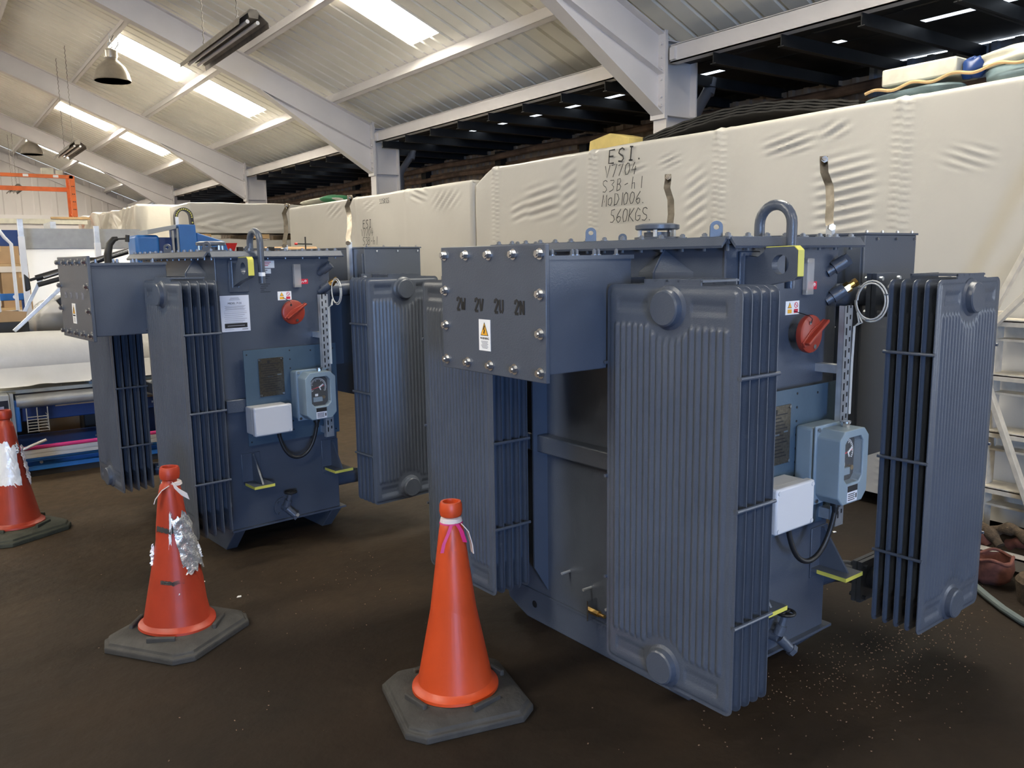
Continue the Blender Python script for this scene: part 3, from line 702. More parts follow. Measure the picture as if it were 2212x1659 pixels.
    mb.tube([(cx+.049*math.cos(R(210-i*10)), -.181, cz+.049*math.sin(R(210-i*10))) for i in range(25)], .001, 6)
    mb.box(gx-.02, gx-.002, -.182, -.1805, gz-.005, gz+.008)
    mb.build('dial_scale', M['sticker'], ind, smooth=False)
    MB().prism([(cx-.044, cz-.012), (cx+.034, cz+.004), (cx+.034, cz+.009), (cx-.044, cz-.009)], 'Y', -.187, -.185).build('red_pointer', M['redprint'], ind, smooth=False)
    MB().prism([(cx+.004, cz-.006), (cx+.03, cz+.012), (cx+.026, cz+.017), (cx, cz+.001)], 'Y', -.190, -.188).prism([(cx+.004, cz-.006), (cx+.01, cz-.018), (cx+.014, cz-.016), (cx+.009, cz-.004)], 'Y', -.190, -.188).build('white_pointer', M['sticker'], ind, smooth=False)
    MB().cyl((cx+.028, -.181, gz-.012), (cx+.028, -.193, gz-.012), .009, n=12).build('brass_terminal', M['brass'], ind)
    MB().box(gx-.035, gx+.02, -.190, -.181, gz-.035, gz-.010).build('terminal_block', M['gauge'], ind, smooth=False)
    MB().prism(o2, 'Y', -.208, -.205).build('window', M['glass'], ind, smooth=False)
    MB().box(gx-.036, gx+.028, -.2165, -.2152, gz-.125, gz-.066).build('maker_label', M['sticker_blue'], ind, smooth=False)
    MB().box(gx-.036, gx+.028, -.2172, -.2166, gz-.088, gz-.066).build('label_band', M['ink'], ind, smooth=False)
    mb = MB()
    for i in range(4): mb.box(gx-.031, gx+.012, -.217, -.2166, gz-.098-.007*i, gz-.095-.007*i)
    mb.box(gx+.017, gx+.024, -.217, -.2166, gz-.115, gz-.098)
    mb.build('label_print', M['ink'], ind, smooth=False)
    MB().cyl((gx+.02, -.165, gz+.128), (gx+.02, -.165, gz+.146), .016, n=8).cyl((gx+.02, -.165, gz+.146), (gx+.02, -.165, gz+.152), .02, n=16).build('filler_screw', M['zinc'], ind)
    for a in (-.088, .088):
        for b in (-.128, .128): MB().cyl((gx+a, -.128, gz+b), (gx+a, -.134, gz+b), .008, n=10).build('screw', M['zinc'], ind)
    MB().cyl((gx-.005, -.155, gz-.133), (gx-.005, -.155, gz-.155), .018, n=14).cyl((gx-.005, -.155, gz-.155), (gx-.005, -.155, gz-.185), .013, .010, n=12).build('cable_gland', M['black'], ind)
    # black conduit looping between the two boxes
    pts = []
    a, b = Vector((.255, -.10, .655)), Vector((gx-.005, -.155, gz-.17))
    for i in range(21):
        t = i/20; p = a.lerp(b, t); c = -.155*math.sin(math.pi*t)**.8
        p.z += c; p.x += .012*math.sin(2*math.pi*t)*-1; pts.append(p)
    lab(MB().tube(pts, .0095, 12).build('cable', M['black'], T), 'black looped cable')
    # tap changer handle
    hx, hz = .397, 1.322
    hd = MB().lathe([(.0, .075), (.058, .075), (.066, .071), (.068, .064), (.066, .052), (.035, .050), (.0, .050)], n=36).build('tap_changer_handle', M['red'], T); hd.rotation_euler = (R(90), 0, 0); hd.location = (hx, 0, hz); lab(hd, 'red round handle')
    gr = MB().prism([(-.066, -.012), (-.03, -.016), (0, -.020), (.03, -.016), (.082, -.008), (.084, .006), (.03, .014), (0, .020), (-.03, .016), (-.066, .010)], 'Z', .070, .079)
    gr.prism([(-.06, -.005), (.082, -.005), (.082, .006), (-.06, .006)], 'Z', .075, .098).build('grip', M['red'], hd, bevel=.003).rotation_euler = (0, 0, R(33))
    MB().cyl((-.018, .040, .0755), (-.018, .040, .078), .006, n=12).cyl((.015, -.045, .0755), (.015, -.045, .078), .008, n=12).build('lock_hole', M['zinc'], hd)
    MB().lathe([(.034, 0), (.034, .052), (0, .052)], n=24).build('shaft_collar', P, hd)
    MB().tube([(-.018, .040, .080), (-.022, .055, .086), (-.03, .065, .08), (-.035, .08, .02)], .0016, 6).build('cable_tie', M['black'], hd)
    # stickers beside the handle
    st = MB().box(.340, .422, -.0016, -.0001, 1.388, 1.436).build('safety_sticker', M['sticker'], T, smooth=False); lab(st, 'white safety sticker')
    MB().prism([(.352, 1.411), (.376, 1.411), (.364, 1.432)], 'Y', -.0022, -.0016).build('warning_triangle', M['ink'], st, smooth=False)
    MB().prism([(.3545, 1.4125), (.3735, 1.4125), (.364, 1.4295)], 'Y', -.0027, -.0022).build('triangle_fill', M['amber'], st, smooth=False)
    MB().tube([(.402+.0095*math.cos(t), -.002, 1.421+.0095*math.sin(t)) for t in [2*math.pi*i/20 for i in range(20)]], .0012, 6, closed=True).cyl((.395, -.002, 1.428), (.409, -.002, 1.414), .0011, n=6).build('prohibition_ring', M['redprint'], st)
    MB().box(.352, .376, -.0022, -.0016, 1.393, 1.407).build('yellow_panel', M['amber'], st, smooth=False)
    MB().box(.390, .414, -.0022, -.0016, 1.393, 1.407).build('red_panel', M['redprint'], st, smooth=False)
    # oil level gauge
    sg = MB().box(.435, .478, -.022, -.002, 1.455, 1.585).build('oil_level_gauge', M['acrylic'], T, bevel=.003); lab(sg, 'clear tube oil gauge')
    for z in (1.466, 1.574): MB().box(.437, .476, -.020, -.0005, z-.008, z+.008).build('end_fitting', M['tin'], sg, bevel=.003)
    MB().box(.452, .461, -.0035, -.0025, 1.478, 1.562).build('scale_strip', M['inkgrey'], sg, smooth=False)
    rl = MB().box(.470, .528, -.0016, -.0001, 1.473, 1.501).build('red_label', M['redprint'], T, smooth=False); lab(rl, 'small red label with white script')
    MB().stroke([[(.478, .482), (.484, .494), (.488, .482), (.494, .49), (.498, .482), (.506, .488), (.511, .497), (.512, .483), (.52, .49)], [(.506, .492), (.519, .493)]], (0, -.0017, 1.0), (1, 0, 0), (0, 0, 1), (0, -1, 0), 1, 1, .003, th=.0006).build('script', M['sticker'], rl, smooth=False)
    # slotted cable tray and capillary coil
    mb = MB(); tx0, tx1 = .535, .588
    mb.box(tx0, tx1, -.112, -.110, .60, 1.415); mb.box(tx1-.002, tx1, -.112, -.090, .60, 1.415); mb.box(tx0, tx0+.002, -.112, -.090, .60, 1.415)
    tr = lab(mb.build('slotted_tray', M['galv'], T, smooth=False), 'galvanised slotted strut')
    mb = MB()
    for i in range(20):
        z = .63+i*.04
        mb.box(tx0+.012, tx0+.019, -.1130, -.1119, z, z+.026); mb.box(tx1-.019, tx1-.012, -.1130, -.1119, z+.016, z+.032)
    mb.build('slot', M['ink'], tr, smooth=False)
    MB().box(tx0+.005, tx1-.005, -.090, -.036, .62, .66).box(tx0+.005, tx1-.005, -.090, 0, 1.17, 1.20).build('standoff', M['galv'], tr, smooth=False)
    C = Vector((.615, -.165, 1.432)); ax = Vector((math.cos(R(4)), -math.sin(R(4)), 0)).normalized(); e1 = Vector((math.sin(R(4)), math.cos(R(4)), 0)); e2 = Vector((0, 0, 1))
    pts = []
    for i in range(24*2+1):
        t = 2*math.pi*i/24; rr = .060+.0085*(i/24); pts.append(C+e1*rr*.86*math.cos(t)+e2*rr*math.sin(t)+ax*(.004*(i/24)-.006))
    coil = lab(MB().tube(pts, .0030, 7).build('capillary_coil', M['cable'], T), 'coiled grey capillary tube')
    for q in (0, 1): MB().tube([(C.x, C.y+.052, C.z-.045), (C.x-.02, -.145+.012*q, C.z-.078), (.582+.006*q, -.122, 1.34), (.584+.006*q, -.118, 1.2), (.584+.006*q, -.118, 1.02)], .003, 7).build('capillary', M['cable'], coil)
    for a in (40, 160, 280):
        p = C+e1*.06*math.cos(R(a))+e2*.07*math.sin(R(a)); MB().tube([p+ax*.012, p+e1*.010, p-ax*.012, p-e1*.010], .0018, 6, closed=True).build('cable_tie', M['black'], coil)
    # angled pockets at the right edge
    d = Vector((.55, -.55, .52)).normalized()
    for z, br in ((1.53, False), (1.425, True)):
        a = Vector((.60, .005, z)); pk = MB().cyl(a, a+d*.050, .018, n=18).cyl(a+d*.028, a+d*.078, .025, n=18).build('thermometer_pocket', P, T)
        if br:
            lab(MB().cyl(a+d*.078, a+d*.100, .020, n=6).cyl(a+d*.100, a+d*.120, .014, n=12).cyl(a+d*.118, a+d*.130, .017, n=6).build('brass_fitting', M['brass'], pk, smooth=False), 'brass fitting')
        else: MB().cyl(a+d*.078, a+d*.092, .024, n=6).build('plug', P, pk, smooth=False)
    # jacking brackets
    for x0 in (.075, .562):
        mb = MB(); mb.box(x0, x0+.115, -.150, 0, .388, .402)
        jk = mb.build('jacking_bracket', P, T, smooth=False)
        MB().prism([(-.002, .402), (-.002, .555), (-.02, .555), (-.125, .402)], 'X', x0+.055, x0+.065).build('gusset', P, jk, smooth=False)
        MB().box(x0-.005, x0+.105, -.006, 0, .36, .56).build('doubler_plate', P, jk, bevel=.003)
        lab(MB().prism([(x0-.0008, -.14), (x0-.0008, -.1508), (x0+.1158, -.1508), (x0+.1158, -.14), (x0+.115, -.14), (x0+.115, -.15), (x0, -.15), (x0, -.14)], 'Z', .3875, .4025).box(x0-.0010, x0, -.15, -.03, .3875, .4025).build('edge_paint', M['yellow'], jk, smooth=False), 'yellow painted edge')
    # drain valve
    dv = MB().lathe([(.058, 0), (.058, .012), (.02, .012), (.02, .05)], n=24).build('drain_valve', P, T); dv.rotation_euler = (R(90), 0, 0); dv.location = (.300, 0, .215)
    mb = MB(); mb.cyl((.0, .01, .045), (.012, .045, .052), .020, n=14); mb.cyl((.01, .035, .05), (.022, .078, .056), .013, n=12); mb.cyl((0, 0, .05), (.035, -.045, .075), .021, .018, n=14); mb.cyl((.035, -.045, .075), (.045, -.056, .083), .023, n=6)
    mb.build('valve_body', P, dv, ang=30)
    for t in (45, 135, 225, 315): MB().cyl((.044*math.cos(R(t)), .044*math.sin(R(t)), .012), (.044*math.cos(R(t)), .044*math.sin(R(t)), .024), .008, n=6).build('bolt', P, dv, smooth=False)
    mb = MB(); mb.tube([(.024+.032*math.cos(t), .092, .057+.032*math.sin(t)) for t in [2*math.pi*i/24 for i in range(24)]], .006, 8, closed=True)
    mb.cyl((.022, .078, .056), (.024, .098, .057), .007, n=10); mb.cyl((-.006, .092, .057), (.054, .092, .057), .005, n=8); mb.cyl((.024, .092, .027), (.024, .092, .087), .005, n=8)
    lab(mb.build('handwheel', M['black'], dv), 'black handwheel')
    # cable box on the left side
    by0, by1, bz0, bz1 = .262, .815, 1.232, 1.628
    cb = MB().box(-.535, -.16, by0, by1, bz0, bz1-.03).build('cable_box', P, T, bevel=.004)
    MB().box(-.16, 0, by0+.06, by1-.06, bz0+.04, bz1-.10).build('throat', P, cb, smooth=False)
    cv = MB().box(-.552, -.536, .245, .832, 1.208, 1.642).build('cover_plate', P, cb, bevel=.003)
    MB().box(-.535, -.16, by0-.012, by1+.012, bz1-.035, bz1-.022).build('top_flange', P, cb, smooth=False)
    bp = []
    for i in range(5): bp += [(.272+.535*i/4, 1.612), (.272+.535*i/4, 1.240)]
    for z in (1.488, 1.364): bp += [(.272, z), (.807, z)]
    pb = None
    for a, b in bp:
        if pb is None: pb = hexbolt('bolt', M['zinc'], cb, (0, 0, 0), (-1, 0, 0), .0125, .014, shank=0); pb.location = (-.552, a, b)
        else: dup(pb, cb).location = (-.552, a, b)
    for xs_ in (-.505, -.42, -.402, -.325, -.307, -.225):
        if True:
            hexbolt('stud', M['bolt'], cb, (xs_, by0+.008, bz1-.022), (0, 0, 1), .007, .014, shank=0)
    un = (-1, 0, 0)
    h = .045 if near else .034
    for s, y in (('2W', .735), ('2v', .625), ('2U', .512), ('2N', .402)):
        yy = y; mb = MB()
        for ch in s:
            mb.stroke(GLYPH[ch], (-.5522, yy, 1.420), (0, -1, 0), (0, 0, 1), un, h*.80, h, .009 if near else .006); yy -= h*.62
        lab(mb.build('stencil_lettering', M['ink'] if near else M['inkgrey'], cb, smooth=False), 'stencilled characters '+s.upper())
    ws = MB().box(-.5535, -.5521, .537, .603, 1.288, 1.395).build('warning_sticker', M['sticker'], cb, smooth=False); lab(ws, 'white warning sticker')
    MB().prism([(.548, 1.340), (.592, 1.340), (.570, 1.386)], 'X', -.5542, -.5536).build('triangle_border', M['ink'], cb, smooth=False)
    MB().prism([(.5515, 1.342), (.5885, 1.342), (.570, 1.3815)], 'X', -.5548, -.5543).build('amber_triangle', M['amber'], cb, smooth=False)
    MB().stroke([[(.568, 1.374), (.573, 1.360), (.567, 1.360), (.572, 1.347)]], (-.555, 0, 0), (0, 1, 0), (0, 0, 1), (-1, 0, 0), 1, 1, .004).build('lightning_bolt', M['ink'], cb, smooth=False)
    text('WARNING', .0105, M['ink'], cb, (-.5536, .570, 1.327), (0, -1, 0), (0, 0, 1), 'warning_print')
    mb = MB()
    for i in range(6): mb.box(-.5541, -.5536, .550+.004*(i % 2), .590-.003*(i % 3), 1.319-i*.0045, 1.3208-i*.0045)
    mb.build('fine_print', M['inkgrey'], cb, smooth=False)
    # radiators: two on the left side, one on the right
    radiator(T, (-.285, .246, .222), R(-90), PW)
    radiator(T, (-.290, 1.39, .222), R(-90), .505)
    rr = radiator(T, (.685, -.360, .215), 0, .49)
    for z in (.222+.068, .222+PH-.068):
        MB().cyl((-.06, -.02, z), (.0, .06, z), .042, n=18).build('oil_pipe', P, T)
        MB().cyl((-.075, 1.137, z), (.0, 1.10, z), .042, n=18).build('oil_pipe', P, T)
    hx2 = .685+.245
    for z in (.215+.068, .215+PH-.068):
        op = MB().tube([(TX-.01, .10, z), (.80, .10, z), (.87, .09, z), (hx2-.01, .05, z), (hx2, -.02, z), (hx2, -.15, z)], .045, 18).build('oil_pipe', P, T)
        for y in (-.055, -.033): MB().box(hx2-.085, hx2+.085, y, y+.018, z-.085, z+.085).build('square_flange', P, op, smooth=False)
        for a in (-.065, .065):
            for b in (-.065, .065): MB().cyl((hx2+a, -.070, z+b), (hx2+a, .0, z+b), .009, n=6).build('bolt', M['galv'] if z > 1 else P, op, smooth=False)
    # high-voltage box on the right side, bent strap connectors on it
    hv = MB().box(.935, 1.345, .05, 1.16, .76, 1.672).build('high_voltage_box', M['hvgrey'], T, bevel=.004)
    MB().box(TX, .935, .35, .85, .95, 1.45).build('throat', M['hvgrey'], hv, smooth=False)
    MB().box(.930, 1.350, .045, 1.165, 1.672, 1.680).build('box_lid', M['hvgrey'], hv, smooth=False)
    mb = MB(); mb.box(.922, .935, .06, .12, .8, 1.64); mb.build('door_edge', M['hvgrey'], hv, smooth=False)
    for i in range(3): hexbolt('screw', M['zinc'], hv, (1.02+.15*i, .05, 1.655), (0, -1, 0), .006, .005, False)
    for i in range(4): hexbolt('screw', M['zinc'], hv, (.935, .2+.25*i, 1.66), (-1, 0, 0), .006, .005, False); hexbolt('screw', M['zinc'], hv, (.96+.12*i, .06, 1.68), (0, 0, 1), .006, .005, False)
    for z in (1.30, 1.14, .98, .86): hexbolt('screw', M['zinc'], hv, (.935, .16, z), (-1, 0, 0), .007, .006, False)
    for yy in (.19, 1.04):
        pts = [(.915, yy, 1.70), (.918, yy+.01, 1.74), (.938, yy+.02, 1.80), (.945, yy+.03, 1.87), (.950, yy+.06, 1.93), (.985, yy+.085, 1.97), (.99, yy+.09, 2.0)]
        ms = MB().strip(pts, (.55, -.83, 0), .032, .003).build('bent_strap', M['tin'], hv); lab(ms, 'bent tinned metal strap')
        MB().cyl((.975, yy+.075, 1.985), (1.005, yy+.10, 1.985), .014, n=6).cyl((.965, yy+.07, 1.985), (1.01, yy+.105, 1.985), .007, n=8).build('clamp_bolt', M['tin'], ms, smooth=False)
        MB().box(.905, .930, yy-.012, yy+.014, 1.40, 1.712).build('galvanised_post', M['galv'], hv, smooth=False)
        MB().cyl((.915, yy, 1.705), (.895, yy-.02, 1.705), .014, n=6).build('clamp_bolt', M['tin'], ms, smooth=False)
    # left transformer only: data label and stickers
    if not near:
        dl = MB().box(.012, .172, -.003, -.0005, 1.232, 1.425).build('data_label', M['sticker_blue'], T, bevel=.001); lab(dl, 'large pale data label')
        text('MIDEL 7131', .0155, M['ink'], dl, (.092, -.0031, 1.378), (1, 0, 0), (0, 0, 1), 'heading')
        mb = MB()
        for i in range(3): mb.box(.062+.004*i, .122-.004*i, -.0036, -.0030, 1.400+i*.006, 1.4018+i*.006)
        for i in range(5): mb.box(.035+.004*(i % 2), .15-.006*(i % 3), -.0036, -.0030, 1.368-i*.005, 1.3696-i*.005)
        mb.box(.03, .155, -.0036, -.0030, 1.339, 1.3402)
        for i in range(6): mb.box(.03+.003*(i % 2), .155-.012*(i % 3), -.0036, -.0030, 1.330-i*.010, 1.3318-i*.010)
        mb.box(.03, .08, -.0036, -.0030, 1.243, 1.2445); mb.box(.125, .158, -.0036, -.0030, 1.241, 1.2455)
        mb.build('small_print', M['inkgrey'], dl, smooth=False)
        MB().box(.03, .155, -.0036, -.0030, 1.252, 1.277).build('black_band', M['ink'], dl, smooth=False)
        MB().box(.045, .14, -.0040, -.0037, 1.262, 1.266).build('band_print', M['inkgrey'], dl, smooth=False)
        for (x0, x1, z0, z1, m2, ht) in ((.236, .330, 1.566, 1.606, M['redprint'], .006), (.240, .308, 1.536, 1.562, M['ink'], .006)):
            s2 = MB().box(x0, x1, -.0022, -.0005, z0, z1).build('white_label', M['sticker'], T, smooth=False)
            mb = MB(); k = 3 if m2 is M['redprint'] else 2
            for i in range(k): mb.box(x0+.01+.006*i, x1-.02-.008*i, -.0028, -.0022, z1-.010-.009*i, z1-.0065-.009*i)
            mb.build('print_lines', m2, s2, smooth=False)
    # painted black stencil note under the breather
    mb = MB()
    for i in range(9): mb.box(.242+.004*(i % 2), .300-.012*((i*5) % 4), -.0010, -.0002, 1.520-i*.0105, 1.5225-i*.0105)
    lab(mb.build('stencil_note', M['ink'], T, smooth=False), 'small black stencilled lines')
    return T
NT = transformer('transformer', 'nearer blue-grey transformer on the right, black 2W 2V 2U 2N stencilled on its cable box', (2.194*math.cos(R(2.06))-1.705*math.sin(R(2.06)), 2.194*math.sin(R(2.06))+1.705*math.cos(R(2.06)), 0), R(2.06), True)
LT = transformer('transformer', 'farther blue-grey transformer on the left with large pale data label', (1.718*math.cos(R(5.76))-4.29*math.sin(R(5.76)), 1.718*math.sin(R(5.76))+4.29*math.cos(R(5.76)), 0), R(5.76), False)

# ------------------------------------------------------------------ traffic cones
def cone(label, loc, rz, body_m, base_m, tilt=0.0, square=.235, cut=.06, style=0):
    t = thing('traffic_cone', label, 'traffic cone', loc, rz)
    s, c = square, cut
    def octa(s, c): return [(-s+c, -s), (s-c, -s), (s, -s+c), (s, s-c), (s-c, s), (-s+c, s), (-s, s-c), (-s, -s+c)]
    mb = MB(); vs = []; n = 8
    for q, (ss, cc, z) in enumerate(((s, c, 0), (s, c, .022), (s-.004, c-.002, .026), (s-.012, c-.004, .028), (s-.016, c-.006, .040), (s-.035, c-.01, .052), (.165, .04, .060))): vs += [(a, b, z) for a, b in octa(ss, cc)]
    fs = [(k*n+i, k*n+(i+1) % n, (k+1)*n+(i+1) % n, (k+1)*n+i) for k in range(6) for i in range(n)]+[tuple(range(n-1, -1, -1)), tuple(6*n+i for i in range(n))]
    base = mb.add(vs, fs).build('base', base_m, t, bevel=.004)
    for a in range(4):
        an = R(a*90+20); MB().box(-.06, .06, .168, .186, .050, .076).build('retaining_lip', base_m, base, bevel=.005).rotation_euler = (0, 0, an)
    prof = [(.150, .058), (.158, .062), (.157, .072), (.142, .082), (.130, .10), (.118, .14), (.108, .19), (.098, .25), (.089, .31), (.080, .38), (.071, .45), (.062, .52), (.053, .59), (.045, .65), (.040, .676), (.030, .688), (.029, .700), (.038, .706), (.041, .722), (.040, .745), (.036, .755), (.028, .755), (.026, .74), (.026, .70), (.036, .60), (.14, .07)]
    wob = None
    if style == 1: wob = lambda t_, z: (1+.035*math.sin(3*t_+z*14)+(.05*math.exp(-((z-.27)/.05)**2)*math.cos(t_+2)), .012*math.sin(z*7), .0)
    if style == 0: wob = lambda t_, z: (1+.01*math.sin(2*t_+z*9), 0.0, 0)
    body = MB().lathe(prof, n=48, wob=wob).build('cone_body', body_m, t, ang=40)
    if tilt: body.rotation_euler = (R(tilt), R(tilt*.5), 0)
    def rad(z):
        for i in range(4, 14):
            if prof[i][1] <= z <= prof[i+1][1]: f = (z-prof[i][1])/(prof[i+1][1]-prof[i][1]); return prof[i][0]*(1-f)+prof[i+1][0]*f
        return .04
    def patch(name, m, a0, a1, z0, z1, off=.003, rag=.012, nu=40, nv=24, crink=.003, parent=None, seed=1, lean=0.0):
        rnd = random.Random(seed); ph = [rnd.uniform(0, 6.28) for _ in range(12)]
        def nz(q, w_): return sum(math.sin(w_*(i+1)*q*1.7+ph[i])/(i+1) for i in range(6))
        def lo(u): return z0+rag*nz(u, 5.0)
        def hi(u): return z1+rag*nz(u+3, 5.0)
        vs = []
        for sgn in (0, 1):
            for j in range(nv+1):
                for i in range(nu+1):
                    u, v = i/nu, j/nv; z = lo(u)*(1-v)+hi(u)*v
                    aa = a0+(a1-a0)*u+lean*(v-.5)+ (rag*1.6*nz(v*1.3+(0 if u < .5 else 5), 6.0))*(abs(2*u-1)**3)
                    wz = wob(aa, z) if wob else (1, 0, 0)
                    r = rad(max(.1, min(z, .66)))*wz[0]+off+sgn*.0012+crink*.5*(nz(u*2+v*3, 4.0)*.5+nz(v*4-u, 3.0)*.5)
                    vs.append((r*math.cos(aa)+wz[1], r*math.sin(aa)+wz[2], z))
        k = (nu+1)*(nv+1); fs = []
        for sgn in (0, 1):
            for j in range(nv):
                for i in range(nu):
                    q = (sgn*k+j*(nu+1)+i, sgn*k+j*(nu+1)+i+1, sgn*k+(j+1)*(nu+1)+i+1, sgn*k+(j+1)*(nu+1)+i); fs.append(q)
        o = MB().add(vs, fs).build(name, m, parent or body, ang=60); return o
    return t, body, patch, rad
# near cone, bright orange
va = math.atan2(-2.45, -1.45)       # direction from the cone to the viewer
c1, b1, p1, r1 = cone('bright orange traffic cone with magenta ribbon, nearest the viewer', (1.455, 2.415, 0), R(-14), M['cone_a'], M['rubber'], 0, style=0)
def ring(name, m, parent, z, r, th, hgt):
    return MB().lathe([(r, z-hgt), (r+th, z-hgt*.5), (r+th*.7, z+hgt*.6), (r, z+hgt)], n=24).build(name, m, parent)
ring('tied_rag', M['rag'], b1, .689, .030, .010, .012)
va1 = va-R(-14)
def dirv(a): return Vector((math.cos(a), math.sin(a), 0))
rb = ring('ribbon', M['pink'], b1, .680, .036, .006, .004)
v = dirv(va1); sd = Vector((-v.y, v.x, 0))
MB().strip([v*.046+Vector((0, 0, .682)), v*.058+sd*-.012+Vector((0, 0, .655)), v*.064+sd*-.028+Vector((0, 0, .62)), v*.068+sd*-.035+Vector((0, 0, .59))], sd, .012, .002).build('ribbon_tail', M['pink'], rb)
MB().strip([v*.042+sd*.020+Vector((0, 0, .684)), v*.050+sd*.034+Vector((0, 0, .662)), v*.050+sd*.046+Vector((0, 0, .62))], sd+v*.4, .016, .002).build('ribbon_tail', M['pink'], rb)
MB().strip([v*.030+sd*.036+Vector((0, 0, .680)), v*.030+sd*.056+Vector((0, 0, .655)), v*.034+sd*.068+Vector((0, 0, .61)), v*.034+sd*.072+Vector((0, 0, .575))], v+sd*.3, .026, .003).build('rag_tail', M['rag'], b1)
p1('scuff_mark', M['cone_scuff'], va1-.55, va1+.55, .088, .118, off=.0012, rag=.010, crink=0, seed=3)
p1('dark_scratch', M['rubber'], va1-.45, va1+.22, .262, .2665, off=.0012, rag=.002, nv=4, crink=0, seed=5)
# middle cone, torn foil sleeve
c2, b2, p2, r2 = cone('battered red cone with torn silver foil sleeve, in front of left transformer', (.775, 3.60, 0), R(35), M['cone_b'], M['rubber'], 1.5, style=1)
va2 = math.atan2(-3.6, -.775)-R(35)
p2('foil_sleeve', M['foil'], va2+.10, va2+1.45, .31, .555, off=.012, rag=.012, crink=.006, seed=11, lean=-.35)
p2('foil_flap', M['reflect'], va2+1.3, va2+1.75, .36, .40, off=.012, rag=.012, crink=.01, seed=13)
p2('foil_flap', M['reflect'], va2-1.75, va2-1.3, .34, .40, off=.010, rag=.012, crink=.012, seed=17)
p2('torn_strip', M['reflect'], va2-.28, va2-.12, .40, .565, off=.002, rag=.010, crink=.003, seed=19, lean=.2)
p2('black_smear', M['rubber'], va2-1.15, va2+.30, .484, .506, off=.0025, rag=.004, crink=0, seed=23)
p2('tear_hole', M['cone_scuff'], va2-.45, va2+.55, .225, .275, off=.004, rag=.008, crink=0, seed=29)
p2('torn_edge', M['rubber'], va2-.70, va2+.22, .268, .284, off=.009, rag=.0022, crink=.004, seed=31)
p2('peeled_edge', M['foil'], va2-.02, va2+.55, .222, .234, off=.010, rag=.004, nv=4, crink=.002, seed=37)
rg = ring('tied_rag', M['rag'], b2, .682, .034, .008, .010)
v = dirv(va2); sd = Vector((-v.y, v.x, 0))
MB().strip([v*.044+sd*-.01+Vector((0, 0, .682)), v*.05+sd*-.04+Vector((0, 0, .665)), v*.05+sd*-.066+Vector((0, 0, .63)), v*.05+sd*-.072+Vector((0, 0, .61))], v+Vector((0, 0, .2)), .018, .003).build('rag_tail', M['rag'], rg)
MB().strip([v*.046+sd*.005+Vector((0, 0, .684)), v*.056+sd*.03+Vector((0, 0, .655)), v*.056+sd*.062+Vector((0, 0, .632))], Vector((0, 0, 1))-sd*.3, .030, .003).build('rag_tail', M['rag'], rg)
# far-left cone, white sleeve, green base
c3, b3, p3, r3 = cone('red cone with shredded white reflective sleeve on greenish base, at left edge', (.345, 5.65, 0), R(28), M['cone_b'], M['rubber_g'], 0, style=0)
va3 = math.atan2(-5.65, -.345)-R(28)
p3('reflective_sleeve', M['reflect'], va3-1.9, va3+.62, .285, .56, off=.003, rag=.014, crink=.004, nu=60, seed=41)
p3('frayed_edge', M['rag'], va3+1.1, va3+1.6, .31, .52, off=.010, rag=.014, crink=.012, seed=43)
p3('sleeve_scrap', M['foil'], va3+.62, va3+.95, .50, .555, off=.004, rag=.006, crink=.004, seed=47)

